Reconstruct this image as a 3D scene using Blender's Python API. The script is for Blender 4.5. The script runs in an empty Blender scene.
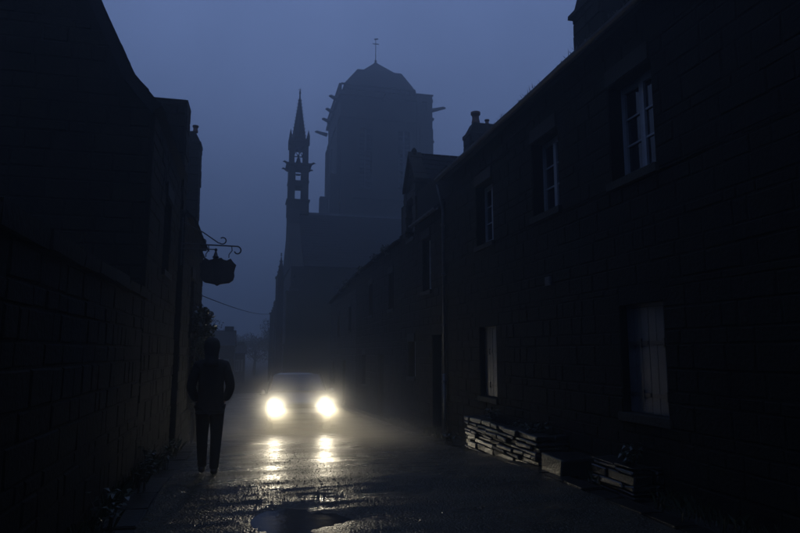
import bpy, bmesh, math, random
from mathutils import Vector, Matrix, noise
R = random.Random(7)
S = bpy.context.scene
C = S.collection
rad = math.radians

# ------------------------------------------------------------------ camera
YAW, PITCH = rad(13.4777), rad(7.8518)
cam = bpy.data.cameras.new('camera'); cam.sensor_width = 36.0; cam.lens = 620/800*36
cam.clip_start = .05; cam.clip_end = 3000
co = bpy.data.objects.new('camera', cam); C.objects.link(co); S.camera = co
co.location = (0, 0, 1.6); co.rotation_euler = (math.pi/2 + PITCH, 0, -YAW)

# ------------------------------------------------------------------ dusk sky, sun just under cloud, exposure
SUN_EL, SUN_ROT = rad(2.0), rad(200)
w = bpy.data.worlds.new('World'); S.world = w; w.use_nodes = True
nt = w.node_tree; nt.nodes.clear()
sky = nt.nodes.new('ShaderNodeTexSky'); sky.sky_type = 'NISHITA'; sky.sun_disc = False
sky.sun_elevation = SUN_EL; sky.sun_rotation = SUN_ROT; sky.ozone_density = 6; sky.air_density = 1.0; sky.dust_density = .3
mixw = nt.nodes.new('ShaderNodeMix'); mixw.data_type = 'RGBA'; mixw.inputs['Factor'].default_value = .85
mixw.inputs['B'].default_value = (2.05, 3.0, 6.1, 1)          # even blue cloud light over the clear dusk sky
bg = nt.nodes.new('ShaderNodeBackground'); bg.inputs['Strength'].default_value = .067
wtc = nt.nodes.new('ShaderNodeTexCoord'); wsp = nt.nodes.new('ShaderNodeSeparateXYZ'); wcl = nt.nodes.new('ShaderNodeClamp')
wpw = nt.nodes.new('ShaderNodeMath'); wpw.operation = 'POWER'; wpw.inputs[1].default_value = .8
wma = nt.nodes.new('ShaderNodeMath'); wma.operation = 'MULTIPLY_ADD'; wma.inputs[1].default_value = 1.5; wma.inputs[2].default_value = .29
wvm = nt.nodes.new('ShaderNodeVectorMath'); wvm.operation = 'SCALE'        # cloud brighter overhead, dimmer towards the horizon all round
wnz = nt.nodes.new('ShaderNodeTexNoise'); wnz.inputs['Scale'].default_value = 3.2; wnz.inputs['Detail'].default_value = 3
wcm = nt.nodes.new('ShaderNodeMapRange'); wcm.inputs['From Min'].default_value = .3; wcm.inputs['From Max'].default_value = .7; wcm.inputs['To Min'].default_value = .88; wcm.inputs['To Max'].default_value = 1.12
wmu = nt.nodes.new('ShaderNodeMath'); wmu.operation = 'MULTIPLY'
nt.links.new(wtc.outputs['Generated'], wnz.inputs['Vector']); nt.links.new(wnz.outputs['Fac'], wcm.inputs[0]); nt.links.new(wma.outputs[0], wmu.inputs[0]); nt.links.new(wcm.outputs[0], wmu.inputs[1])
nt.links.new(wtc.outputs['Generated'], wsp.inputs[0]); nt.links.new(wsp.outputs['Z'], wcl.inputs[0]); nt.links.new(wcl.outputs[0], wpw.inputs[0]); nt.links.new(wpw.outputs[0], wma.inputs[0])
wo = nt.nodes.new('ShaderNodeOutputWorld')
nt.links.new(sky.outputs[0], mixw.inputs['A']); nt.links.new(mixw.outputs['Result'], wvm.inputs[0]); nt.links.new(wmu.outputs[0], wvm.inputs['Scale']); nt.links.new(wvm.outputs[0], bg.inputs[0]); nt.links.new(bg.outputs[0], wo.inputs[0])
sl = bpy.data.lights.new('dusk_sun', 'SUN'); sl.energy = .004; sl.angle = rad(15); sl.color = (1, .9, .8)
so = bpy.data.objects.new('dusk_sun', sl); C.objects.link(so)
so.rotation_euler = Vector((-math.sin(SUN_ROT)*math.cos(SUN_EL), -math.cos(SUN_ROT)*math.cos(SUN_EL), -math.sin(SUN_EL))).to_track_quat('-Z', 'Y').to_euler()
S.view_settings.view_transform = 'Standard'; S.view_settings.look = 'None'
S.view_settings.exposure = 0; S.view_settings.gamma = 1
S.render.engine = 'CYCLES'
cy = S.cycles; cy.volume_bounces = 1; cy.max_bounces = 6; cy.diffuse_bounces = 2; cy.glossy_bounces = 3; cy.transmission_bounces = 4
cy.use_denoising = True; cy.use_adaptive_sampling = True; cy.adaptive_threshold = .01

# ------------------------------------------------------------------ helpers
def ground(y):
    if y < 8: return 0.
    if y < 16: return -.42*(y-8)/8
    if y < 40: return -.42 - .78*(y-16)/24
    return -1.2

class MB:
    """collects shapes into one mesh"""
    def __init__(s): s.v = []; s.f = []; s.mi = []
    def add(s, vs, fs, mi=0):
        n = len(s.v); s.v += [tuple(p) for p in vs]; s.f += [tuple(i+n for i in f) for f in fs]; s.mi += [mi]*len(fs); return s
    def box(s, x0, x1, y0, y1, z0, z1, j=0):
        r = lambda: R.uniform(-j, j) if j else 0
        vs = [(x+r(), y+r(), z+r()) for z in (z0, z1) for x, y in ((x0, y0), (x1, y0), (x1, y1), (x0, y1))]
        return s.add(vs, [(0,3,2,1), (4,5,6,7), (0,1,5,4), (1,2,6,5), (2,3,7,6), (3,0,4,7)])
    def prism(s, pts, d):
        """closed polygon pts (3D) swept by vector d"""
        n = len(pts); d = Vector(d); vs = [Vector(p) for p in pts] + [Vector(p)+d for p in pts]
        return s.add(vs, [tuple(range(n))[::-1], tuple(range(n, 2*n))] + [(i, (i+1) % n, n+(i+1) % n, n+i) for i in range(n)])
    def tube(s, pts, rs, n=8, caps=True):
        pts = [Vector(p) for p in pts]; k = len(pts)
        if not isinstance(rs, (list, tuple)): rs = [rs]*k
        vs = []; t0 = None
        for i, p in enumerate(pts):
            t = (pts[min(i+1, k-1)] - pts[max(i-1, 0)]).normalized()
            if i == 0:
                a = Vector((0,0,1)) if abs(t.z) < .9 else Vector((1,0,0)); u = t.cross(a).normalized()
            else: u = (u - t*u.dot(t)).normalized()
            v = t.cross(u)
            vs += [p + (u*math.cos(q*math.tau/n) + v*math.sin(q*math.tau/n))*rs[i] for q in range(n)]
        fs = [(i*n+q, i*n+(q+1) % n, (i+1)*n+(q+1) % n, (i+1)*n+q) for i in range(k-1) for q in range(n)]
        if caps: fs += [tuple(range(n))[::-1], tuple(range((k-1)*n, k*n))]
        return s.add(vs, fs)
    def lathe(s, c, prof, n=16):
        c = Vector(c); vs = []
        for r, z in prof: vs += [c + Vector((r*math.cos(q*math.tau/n), r*math.sin(q*math.tau/n), z)) for q in range(n)]
        k = len(prof)
        fs = [(i*n+q, i*n+(q+1) % n, (i+1)*n+(q+1) % n, (i+1)*n+q) for i in range(k-1) for q in range(n)]
        fs += [tuple(range(n))[::-1], tuple(range((k-1)*n, k*n))]
        return s.add(vs, fs)
    def mesh(s, name, m, smooth=False):
        me = bpy.data.meshes.new(name); me.from_pydata(s.v, [], s.f); me.materials.append(m)
        if smooth: me.polygons.foreach_set('use_smooth', [True]*len(me.polygons))
        me.update(); return me
    def build(s, name, m, parent=None, smooth=False, **kw):
        return link(name, s.mesh(name, m, smooth), parent, **kw)

def link(name, me, parent=None, **kw):
    o = bpy.data.objects.new(name, me); C.objects.link(o)
    if parent is not None:
        o.parent = parent; o.matrix_parent_inverse = wm(parent).inverted()
    for k, v in kw.items(): o[k] = v
    return o
def wm(o):
    m = Matrix.LocRotScale(o.location, o.rotation_euler, o.scale)
    return wm(o.parent) @ o.matrix_parent_inverse @ m if o.parent else m
def thing(name, label, cat, loc=(0,0,0), group=None, rz=0):
    o = bpy.data.objects.new(name, None); C.objects.link(o); o.location = loc; o.rotation_euler = (0,0,rz)
    o.empty_display_size = .2; o['label'] = label; o['category'] = cat
    if group: o['group'] = group
    return o
def tag(o, label, cat, group=None):
    o['label'] = label; o['category'] = cat
    if group: o['group'] = group
    return o

# ------------------------------------------------------------------ materials
def mat(name, col, rough=.8, spec=.5, metal=0, noise_s=0, var=.35, bump=0, bump_s=None, col2=None, coat=0, detail=6, emit=None, estr=0):
    m = bpy.data.materials.new(name); m.use_nodes = True; t = m.node_tree; b = t.nodes['Principled BSDF']
    b.inputs['Base Color'].default_value = (*col, 1); b.inputs['Roughness'].default_value = rough
    b.inputs['Specular IOR Level'].default_value = spec; b.inputs['Metallic'].default_value = metal
    b.inputs['Coat Weight'].default_value = coat; b.inputs['Coat Roughness'].default_value = .08
    tc = t.nodes.new('ShaderNodeTexCoord')
    if noise_s:
        n = t.nodes.new('ShaderNodeTexNoise'); n.inputs['Scale'].default_value = noise_s; n.inputs['Detail'].default_value = detail
        n.inputs['Roughness'].default_value = .65
        t.links.new(tc.outputs['Object'], n.inputs['Vector'])
        r = t.nodes.new('ShaderNodeValToRGB'); r.color_ramp.elements[0].position = .35; r.color_ramp.elements[1].position = .7
        c2 = col2 or tuple(min(1, c*(1+var*1.5)) for c in col)
        r.color_ramp.elements[0].color = (*[c*(1-var) for c in col], 1); r.color_ramp.elements[1].color = (*c2, 1)
        t.links.new(n.outputs['Fac'], r.inputs[0])
        info = t.nodes.new('ShaderNodeObjectInfo')
        hs = t.nodes.new('ShaderNodeHueSaturation'); mp = t.nodes.new('ShaderNodeMapRange')
        mp.inputs['To Min'].default_value = .8; mp.inputs['To Max'].default_value = 1.2
        t.links.new(info.outputs['Random'], mp.inputs[0]); t.links.new(mp.outputs[0], hs.inputs['Value'])
        t.links.new(r.outputs[0], hs.inputs['Color']); t.links.new(hs.outputs[0], b.inputs['Base Color'])
        mr = t.nodes.new('ShaderNodeMapRange'); mr.inputs['To Min'].default_value = max(.05, rough-.15); mr.inputs['To Max'].default_value = min(1, rough+.12)
        t.links.new(n.outputs['Fac'], mr.inputs[0]); t.links.new(mr.outputs[0], b.inputs['Roughness'])
    if bump:
        n2 = t.nodes.new('ShaderNodeTexNoise'); n2.inputs['Scale'].default_value = bump_s or noise_s*4; n2.inputs['Detail'].default_value = 5
        t.links.new(tc.outputs['Object'], n2.inputs['Vector'])
        bp = t.nodes.new('ShaderNodeBump'); bp.inputs['Strength'].default_value = bump; bp.inputs['Distance'].default_value = .02
        t.links.new(n2.outputs['Fac'], bp.inputs['Height']); t.links.new(bp.outputs[0], b.inputs['Normal'])
    if emit:
        b.inputs['Emission Color'].default_value = (*emit, 1); b.inputs['Emission Strength'].default_value = estr
    return m
M = dict(
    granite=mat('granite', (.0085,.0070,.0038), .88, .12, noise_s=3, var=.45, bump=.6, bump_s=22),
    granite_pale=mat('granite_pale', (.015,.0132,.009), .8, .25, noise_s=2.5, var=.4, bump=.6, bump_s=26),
    granite_wet=mat('granite_wet', (.0065,.006,.0042), .38, .5, noise_s=5, var=.4, bump=.5, bump_s=40),
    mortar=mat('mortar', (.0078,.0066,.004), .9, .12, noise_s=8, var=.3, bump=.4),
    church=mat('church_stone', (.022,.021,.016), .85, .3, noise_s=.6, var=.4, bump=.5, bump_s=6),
    slate=mat('slate', (.007,.0075,.008), .85, .2, noise_s=2, var=.4, bump=.3, bump_s=20),
    lead=mat('lead', (.08,.085,.09), .5, .5, noise_s=4, bump=.2),
    paint=mat('grey_white_paint', (.15,.165,.19), .45, .5, noise_s=5, var=.15, bump=.15, bump_s=40),
    shutter=mat('blue_grey_paint', (.034,.038,.044), .5, .5, noise_s=6, var=.2, bump=.2, bump_s=50),
    iron=mat('black_iron', (.012,.012,.013), .5, .5, noise_s=20, bump=.2, bump_s=80),
    zinc=mat('zinc', (.05,.052,.055), .45, .5, .3, noise_s=6, bump=.1, bump_s=30),
    clay=mat('fired_clay', (.12,.07,.05), .8, .3, noise_s=6, bump=.3),
    wood=mat('dark_painted_wood', (.03,.034,.04), .5, .4, noise_s=6, var=.3, bump=.2, bump_s=30),
    glass=mat('window_glass', (.012,.014,.017), .06, .5, bump=.05, bump_s=3),
    earth=mat('dark_earth', (.012,.0105,.007), .9, .2, noise_s=1.2, var=.5, bump=.8, bump_s=14),
    grass=mat('wet_grass', (.012,.018,.006), .5, .4, noise_s=3, var=.4),
    leaf=mat('dark_leaf', (.014,.02,.008), .4, .5, noise_s=4, var=.5),
    bark=mat('bark', (.04,.032,.025), .9, .2, noise_s=9, bump=.6, bump_s=30),
    coat=mat('dark_cloth', (.007,.007,.008), .85, .2, noise_s=14, var=.3, bump=.4, bump_s=180),
    jeans=mat('dark_trousers', (.007,.007,.009), .85, .2, noise_s=14, var=.3, bump=.4, bump_s=200),
    skin=mat('skin', (.45,.28,.2), .5, .4, noise_s=12, var=.1),
    hair=mat('dark_hair', (.015,.011,.009), .6, .4, noise_s=60, bump=.5, bump_s=120),
    leather=mat('black_leather', (.012,.011,.01), .4, .5, noise_s=20, bump=.2),
    carpaint=mat('silver_car_paint', (.22,.225,.23), .35, .5, .3, noise_s=3, var=.06, coat=.6),
    carglass=mat('car_glass', (.02,.022,.025), .05, .6),
    rubber=mat('rubber', (.015,.015,.015), .75, .3, noise_s=20, bump=.3),
    trim=mat('black_plastic_trim', (.02,.02,.021), .5, .4, noise_s=20),
    rim=mat('wheel_rim_metal', (.3,.3,.31), .35, .5, .8),
    chrome=mat('reflector_chrome', (.7,.7,.7), .15, .5, 1),
    amber=mat('amber_lens', (.5,.18,.02), .3, .5),
    plate=mat('number_plate', (.15,.15,.14), .4, .5),
    sign=mat('sign_wood', (.02,.018,.016), .6, .4, noise_s=8, bump=.3),
    lens=mat('headlight_lens', (.8,.8,.8), .2, emit=(1,.94,.79), estr=1),
)
LENS = 205.0
M['lens'].node_tree.nodes['Principled BSDF'].inputs['Emission Strength'].default_value = LENS

# wet road: dark asphalt under a thin film of water, grit catching the light
def road_mat():
    m = mat('wet_asphalt', (.038,.032,.019), .4, .22, noise_s=1.6, var=.45)
    t = m.node_tree; b = t.nodes['Principled BSDF']; tc = t.nodes.new('ShaderNodeTexCoord')
    def nz(s, d=3, sc=(1,1,1)):
        mpn = t.nodes.new('ShaderNodeMapping'); mpn.inputs['Scale'].default_value = sc
        n = t.nodes.new('ShaderNodeTexNoise'); n.inputs['Scale'].default_value = s; n.inputs['Detail'].default_value = d
        t.links.new(tc.outputs['Object'], mpn.inputs[0]); t.links.new(mpn.outputs[0], n.inputs['Vector']); return n
    grit = nz(60, 3); vor = t.nodes.new('ShaderNodeTexVoronoi'); vor.inputs['Scale'].default_value = 38; t.links.new(tc.outputs['Object'], vor.inputs['Vector'])
    patch = nz(1.1, 4, (.6, 1.6, 1))
    add = t.nodes.new('ShaderNodeMath'); add.operation = 'MULTIPLY_ADD'; add.inputs[1].default_value = -.8
    t.links.new(vor.outputs['Distance'], add.inputs[0]); t.links.new(grit.outputs['Fac'], add.inputs[2])
    st = t.nodes.new('ShaderNodeMapRange'); st.inputs['From Min'].default_value = .4; st.inputs['From Max'].default_value = .62
    st.inputs['To Min'].default_value = .7; st.inputs['To Max'].default_value = 1
    t.links.new(patch.outputs['Fac'], st.inputs[0])
    bp = t.nodes.new('ShaderNodeBump'); bp.inputs['Distance'].default_value = .016
    t.links.new(st.outputs[0], bp.inputs['Strength']); t.links.new(add.outputs[0], bp.inputs['Height']); t.links.new(bp.outputs[0], b.inputs['Normal'])
    rr = t.nodes.new('ShaderNodeMapRange'); rr.inputs['From Min'].default_value = .38; rr.inputs['From Max'].default_value = .62
    rr.inputs['To Min'].default_value = .24; rr.inputs['To Max'].default_value = .46
    for l in list(b.inputs['Roughness'].links): t.links.remove(l)
    t.links.new(patch.outputs['Fac'], rr.inputs[0]); t.links.new(rr.outputs[0], b.inputs['Roughness'])
    return m
M['road'] = road_mat()
M['chip'] = mat('wet_chippings', (.03,.026,.017), .2, .3, noise_s=40, var=.4)
M['water'] = mat('puddle_water', (.005,.005,.005), .12, .22, bump=.12, bump_s=9)

# ------------------------------------------------------------------ ground, road, kerbs
def grid(name, m, xs, ys, zf, **kw):
    n = len(xs); vs = [(x, y, zf(x, y)) for y in ys for x in xs]
    fs = [(j*n+i, j*n+i+1, (j+1)*n+i+1, (j+1)*n+i) for j in range(len(ys)-1) for i in range(n-1)]
    b = MB(); b.v = vs; b.f = fs
    return b.build(name, m, None, True, **kw)
PUD = (.58, 6.18, .42, .46)
def road_z(x, y):
    z = ground(y) + .045 - .0035*(x-1.7)**2
    p = Vector((x*1.0, y*2.2, 0))
    d = ((x-PUD[0])/PUD[2])**2 + ((y-PUD[1])/PUD[3])**2 + .6*noise.noise(Vector((x*3.5, y*3.5, 5))) + .3*noise.noise(Vector((x*11, y*11, 5)))
    q = math.exp(-max(0, d)*.55)
    z += (1-.8*q)*(.010*noise.noise(p*.8) + .005*noise.noise(p*2.0+Vector((7,3,0)))) + (1-.5*q)*(.0022*noise.noise(Vector((x*3, y*8, 2))) + .0009*noise.noise(Vector((x*9, y*17, 8))))
    return z - .020*q
xs_far = [-400, -200, -100, -50, -25, -12, -6, -1.35, 4.5, 8, 12, 25, 50, 100, 200, 400]
ys_far = [-400, -200, -100, -50, -20, -6, 0, 8, 10, 12, 14, 16, 20, 25, 30, 35, 40, 60, 80, 120, 200, 400]
grid('ground', M['earth'], xs_far, ys_far, lambda x, y: ground(y)-.02, kind='structure')
nx = 200
def rng(a, b, n): return [a+(b-a)*i/n for i in range(n+1)]
ysr = rng(-5, 3, 60)[:-1] + rng(3, 11, 400)[:-1] + rng(11, 20, 260)[:-1] + rng(20, 44, 120)
grid('road', M['road'], rng(-.95, 3.75, nx), ysr, road_z, kind='structure')
puddle = MB(); n = 40
pz = .045 - .0035*(PUD[0]-1.7)**2 - .0115
puddle.add([(PUD[0]+PUD[2]*1.25*math.cos(q*math.tau/n), PUD[1]+PUD[3]*1.25*math.sin(q*math.tau/n), pz) for q in range(n)], [tuple(range(n))])
puddle.build('puddle', M['water'], kind='structure')

# stone gutters either side: real slabs with open joints
def slabs(name, x0, x1, ya, yb, label_unused=None):
    root = MB().box(x0+.02, x1-.02, ya, yb, -.2, -.1)
    for v in range(len(root.v)):
        x, y, z = root.v[v]; root.v[v] = (x, y, ground(y)+(.0 if z > -.15 else -.1) - .01)
    base = root.build(name, M['earth'], kind='structure')
    y = ya; meshes = []
    for k in range(6):
        L = .48 + .06*k; b = MB(); b.box(-(x1-x0)/2+.012, (x1-x0)/2-.012, 0, L-.02, -.08, .0, .008)
        b.prism([(-(x1-x0)/2+.03, .02, 0.0), ((x1-x0)/2-.03, .02, 0.0), ((x1-x0)/2-.03, L-.04, 0.0), (-(x1-x0)/2+.03, L-.04, 0.0)], (0, 0, .012))
        meshes.append((b.mesh('kerb_stone', M['granite_wet']), L))
    while y < yb:
        me, L = R.choice(meshes)
        o = link('kerb_stone', me, base); o.location = ((x0+x1)/2 + R.uniform(-.01,.01), y, ground(y+L/2)+(.006 if x0 < 0 else .022)+R.uniform(-.008,.01))
        s = (ground(y+L)-ground(y))/L; o.rotation_euler = (math.atan(s)+R.uniform(-.015,.015), R.uniform(-.02,.02), R.uniform(-.02,.02))
        y += L
slabs('gutter', -1.27, -.95, -2, 20)
slabs('pavement', 3.75, 4.05, -1, 26)

# ------------------------------------------------------------------ building helpers
def xf(plane):
    """plane = ('x', X, s): wall in plane x=X facing s*x, u runs along y. ('y', Y, s): u runs along x"""
    ax, P, s = plane
    if ax == 'x': return lambda u, z, d: (P + s*d, u, z)
    return lambda u, z, d: (u, P + s*d, z)
def pbox(b, T, u0, u1, z0, z1, d0, d1, j=0):
    r = lambda: R.uniform(-j, j) if j else 0
    vs = [T(u, z, d) for d in (d0, d1) for u, z in ((u0+r(), z0+r()), (u1+r(), z0+r()), (u1+r(), z1+r()), (u0+r(), z1+r()))]
    b.add(vs, [(0,3,2,1), (4,5,6,7), (0,1,5,4), (1,2,6,5), (2,3,7,6), (3,0,4,7)])
def wall(b, plane, u0, u1, z0, z1, holes=(), th=.45):
    T = xf(plane); us = sorted({u0, u1, *[h[0] for h in holes], *[h[1] for h in holes]}); zs = sorted({z0, z1, *[h[2] for h in holes], *[h[3] for h in holes]})
    for i in range(len(us)-1):
        for k in range(len(zs)-1):
            um, zm = (us[i]+us[i+1])/2, (zs[k]+zs[k+1])/2
            if any(h[0] < um < h[1] and h[2] < zm < h[3] for h in holes): continue
            pbox(b, T, us[i], us[i+1], zs[k], zs[k+1], -th, 0)
def masonry(b, plane, u0, u1, z0, z1, holes=(), h=(.13,.30), l=(.16,.62), proud=.013, top=None):
    T = xf(plane); cuts = sorted({z0, z1, *[q for hh in holes for q in hh[2:4] if z0 < q < z1]})
    for a, c in zip(cuts, cuts[1:]):
        n = max(1, round((c-a)/((h[0]+h[1])/2))); zz = [a+(c-a)*i/n + (R.uniform(-.055,.055) if 0 < i < n else 0) for i in range(n+1)]
        for za, zb in zip(zz, zz[1:]):
            iv = [(u0, u1)]
            for hh in holes:
                if hh[2] < (za+zb)/2 < hh[3]:
                    iv = [q for (p0, p1) in iv for q in ((p0, min(p1, hh[0])), (max(p0, hh[1]), p1)) if q[1]-q[0] > .02]
            for p0, p1 in iv:
                u = p0
                while u < p1-.001:
                    e = u + R.uniform(*l)
                    if p1-e < l[0]*.7: e = p1
                    if top is None or zb < top((u+e)/2):
                        block(b, T, u, e, za, zb, proud)
                    u = e
def block(b, T, u0, u1, z0, z1, proud):
    g = .004; k = min(.016, (z1-z0)*.12); p = proud*R.uniform(.3, 1.2); r = lambda: R.uniform(-.009,.009)
    a = [(u0+g, z0+g), (u1-g, z0+g), (u1-g, z1-g), (u0+g, z1-g)]; c = [(u0+g+k+r(), z0+g+k+r()), (u1-g-k+r(), z0+g+k+r()), (u1-g-k+r(), z1-g-k+r()), (u0+g+k+r(), z1-g-k+r())]
    vs = [T(u, z, -.002) for u, z in a] + [T(u, z, p+r()*.4) for u, z in c]
    b.add(vs, [(4,5,6,7), (0,1,5,4), (1,2,6,5), (2,3,7,6), (3,0,4,7)])
def slates(b, o, u, v, w=.26, e=.2):
    """slate courses over the slope o + s*u + t*v"""
    o, u, v = Vector(o), Vector(u), Vector(v); L, H = u.length, v.length; un, vn = u.normalized(), v.normalized(); nn = un.cross(vn).normalized()
    if nn.z < 0: nn = -nn
    rows = max(1, int(H/e)); cols = max(1, int(L/w))
    for r_ in range(rows):
        off = (r_ % 2)*w/2
        for c_ in range(cols+1):
            a0 = max(0, c_*w - off); a1 = min(L, (c_+1)*w - off)
            if a1-a0 < .04: continue
            t0 = r_*H/rows - .015 + R.uniform(-.01,.01); t1 = (r_+1)*H/rows + .04; q = .022+R.uniform(0,.008)
            P = lambda a, t, h: o + un*a + vn*t + nn*h
            b.add([P(a0+.004, t0, q), P(a1-.004, t0, q+R.uniform(-.004,.004)), P(a1-.004, t1, .004), P(a0+.004, t1, .004), P(a0+.004, t0, q-.012), P(a1-.004, t0, q-.012)],
                  [(0,1,2,3), (4,5,1,0), (4,0,3), (5,2,1)])
def window(par, plane, u0, u1, z0, z1, rows=3, rec=.22, m=None, sill=True, leaves=2):
    m = m or M['paint']; T = xf(plane); fr = MB(); t = .055
    for a, c, d, e in ((u0, u0+t, z0, z1), (u1-t, u1, z0, z1), (u0+t, u1-t, z1-t, z1), (u0+t, u1-t, z0, z0+t)): pbox(fr, T, a, c, d, e, -rec-.03, -rec+.03)
    f = fr.build('window', m, par)
    uu = [u0+t+(u1-u0-2*t)*i/leaves for i in range(leaves+1)]
    for a, c in zip(uu, uu[1:]):
        cs = MB(); s = .045
        for p in ((a, a+s, z0+t, z1-t), (c-s, c, z0+t, z1-t), (a+s, c-s, z1-t-s, z1-t), (a+s, c-s, z0+t, z0+t+s*1.4)): pbox(cs, T, *p, -rec-.005, -rec+.045)
        ph = (z1-z0-2*t-2.4*s)/rows
        for k in range(1, rows): pbox(cs, T, a+s, c-s, z0+t+1.4*s+k*ph-.012, z0+t+1.4*s+k*ph+.012, -rec, -rec+.035)
        cs.build('casement', m, f)
        for k in range(rows):
            g = MB(); pbox(g, T, a+s-.01, c-s+.01, z0+t+1.4*s+k*ph+.005, z0+t+1.4*s+(k+1)*ph-.005, -rec+.005, -rec+.012); g.build('pane', M['glass'], f)
    if sill:
        sb = MB(); pbox(sb, T, u0-.06, u1+.06, z0-.1, z0-.003, -rec-.02, .06, .006); sb.build('sill', M['granite_pale'], f)
        hd = MB(); pbox(hd, T, u0+.0, u1-.0, z1+.003, z1+.22, -rec, .045, .006); hd.build('lintel', M['granite_pale'], f)
    return f
def shutters(par, plane, u0, u1, z0, z1, rec=.1):
    T = xf(plane); root = MB(); mid = (u0+u1)/2
    pbox(root, T, u0, u1, z1-.04, z1, -rec-.02, -rec+.005); sh = root.build('window', M['shutter'], par)
    for a, c in ((u0, mid-.004), (mid+.004, u1)):
        n = 3; wdt = (c-a)/n
        for i in range(n):
            p = MB(); pbox(p, T, a+i*wdt+.003, a+(i+1)*wdt-.003, z0+.01, z1-.045, -rec-.03, -rec+R.uniform(-.002,.003)); p.build('plank', M['shutter'], sh)
        for zz in (z0+.2, z0+(z1-z0)*.62):
            h = MB(); pbox(h, T, a+.01, c-.02, zz, zz+.05, -rec+.003, -rec+.012); pbox(h, T, a+wdt*.9, a+wdt*1.1, zz-.03, zz+.08, -rec+.004, -rec+.02); h.build('hinge', M['iron'], sh)
    sb = MB(); pbox(sb, T, u0-.06, u1+.06, z0-.1, z0-.002, -rec-.04, .05, .006); sb.build('sill', M['granite_pale'], sh)
def door(par, plane, u0, u1, z0, z1, rec=.25):
    T = xf(plane); d = MB(); pbox(d, T, u0, u1, z0, z1, -rec-.05, -rec); dd = d.build('door', M['wood'], par)
    n = 4; wdt = (u1-u0)/n
    for i in range(n): p = MB(); pbox(p, T, u0+i*wdt+.004, u0+(i+1)*wdt-.004, z0+.02, z1-.03, -rec+.001, -rec+.02); p.build('plank', M['wood'], dd)
    h = MB(); p0 = T(u0+.1, z0+1.0, -rec+.02); p1 = T(u0+.1, z0+1.0, -rec+.07); p2 = T(u0+.2, z0+1.0, -rec+.07); h.tube([p0, p1, p2], .01); h.build('handle', M['iron'], dd)
def gutter_pipe(par, X, y0, y1, z0, z1):
    pts = []; n = 24
    b = MB(); r = .06
    for i in range(n+1):
        y = y0+(y1-y0)*i/n; z = z0+(z1-z0)*i/n + .006*math.sin(i*1.7)
        pts.append([(X+r*math.cos(a), y, z+r*math.sin(a)) for a in [math.pi+math.pi*q/6 for q in range(7)]])
    for a, c in zip(pts, pts[1:]): b.add(a+c, [(i, i+1, 7+i+1, 7+i) for i in range(6)])
    b.build('eaves_gutter', M['zinc'], par)

def chimney(par, x0, x1, y0, y1, z0, z1, ledge, taper=.12, pots=(), m='granite', pm='clay', ov=.07):
    b = MB().box(x0+.02, x1-.02, y0+.02, y1-.02, z0, ledge); ch = b.build('chimney', M['mortar'], par)
    # courses of single stones
    z = z0
    while z < ledge-.02:
        h = min(R.uniform(.2,.3), ledge-z)
        for pl, a, c in ((('y', y0, -1), x0, x1), (('x', x0, -1), y0, y1), (('x', x1, 1), y0, y1), (('y', y1, 1), x0, x1)):
            u = a
            while u < c-.01:
                e = min(c, u+R.uniform(.28,.5)); e = c if c-e < .15 else e
                s = MB(); block(s, xf(pl), u, e, z, z+h, .03); 
                for k in range(len(s.v)):
                    q = s.v[k]; s.v[k] = (q[0], q[1], q[2])
                # root the stone into the core
                T = xf(pl); s.add([T(u+.01, z+.01, -.015), T(e-.01, z+.01, -.015), T(e-.01, z+h-.01, -.015), T(u+.01, z+h-.01, -.015)], [(0,1,2,3)])
                s.build('stone', M[m], ch); u = e
        z += h
    lb = MB().box(x0-ov, x1+ov, y0-ov, y1+ov, ledge, ledge+.09, .012); lb.build('drip_course', M[m], ch)
    t = taper; cb = MB(); vs = [(x0,y0,ledge+.09),(x1,y0,ledge+.09),(x1,y1,ledge+.09),(x0,y1,ledge+.09),(x0+t,y0+t,z1),(x1-t,y0+t,z1),(x1-t,y1-t,z1),(x0+t,y1-t,z1)]
    cb.add(vs, [(0,3,2,1),(4,5,6,7),(0,1,5,4),(1,2,6,5),(2,3,7,6),(3,0,4,7)]); cb.build('chimney_cap', M[m], ch)
    for px, py, r, h in pots:
        p = MB().lathe((px, py, z1), [(r*.9,0),(r,h*.2),(r*.82,h*.45),(r*.85,h*.75),(r*1.15,h*.8),(r*1.15,h),(r*.8,h),(r*.8,h*.9)], 12)
        p.build('chimney_pot', M[pm], ch, True)
    return ch

# ------------------------------------------------------------------ long house on the right
h1 = thing('stone_house', 'long dark granite house nearest on the right with pale casements and shutters', 'house', (4.5, 6, 0))
up = [(6.06, 6.96, 3.76, 5.05), (8.36, 9.26, 3.79, 5.05), (11.03, 11.93, 3.74, 5.0)]
low = [(6.08, 6.94, .87, 2.18), (11.0, 11.86, .74, 2.1)]
dr = [(8.9-1.15, 9.0-.2, .0, 2.15)]
hs = up + low
b = MB(); wall(b, ('x', 4.5, -1), -5, 14, -.6, 5.75, hs, .5); b.box(5.0, 9.5, 13.6, 14, -.6, 5.75); b.box(9.5, 9.9, -5, 14, -.6, 5.75); b.box(5.0, 9.5, -5, -4.6, -.6, 5.75)
b.prism([(4.55, 13.55, 5.75), (9.85, 13.55, 5.75), (7.2, 13.55, 8.2)], (0, .42, 0))
b.build('wall', M['mortar'], h1)
b = MB(); masonry(b, ('x', 4.5, -1), -2, 14, -.35, 5.72, [(h[0], h[1], h[2]-.1, h[3]+.22) for h in hs])
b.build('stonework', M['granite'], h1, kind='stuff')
b = MB().prism([(4.36, -5, 5.76), (9.98, -5, 5.76), (7.2, -5, 8.35)], (0, 19.05, 0)); rf = b.build('roof', M['slate'], h1)
b = MB(); slates(b, (4.28, -2, 5.74), (0, 16.05, 0), (2.92, 0, 2.66), .3, .22); b.build('slate_courses', M['slate'], rf, kind='stuff')
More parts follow.
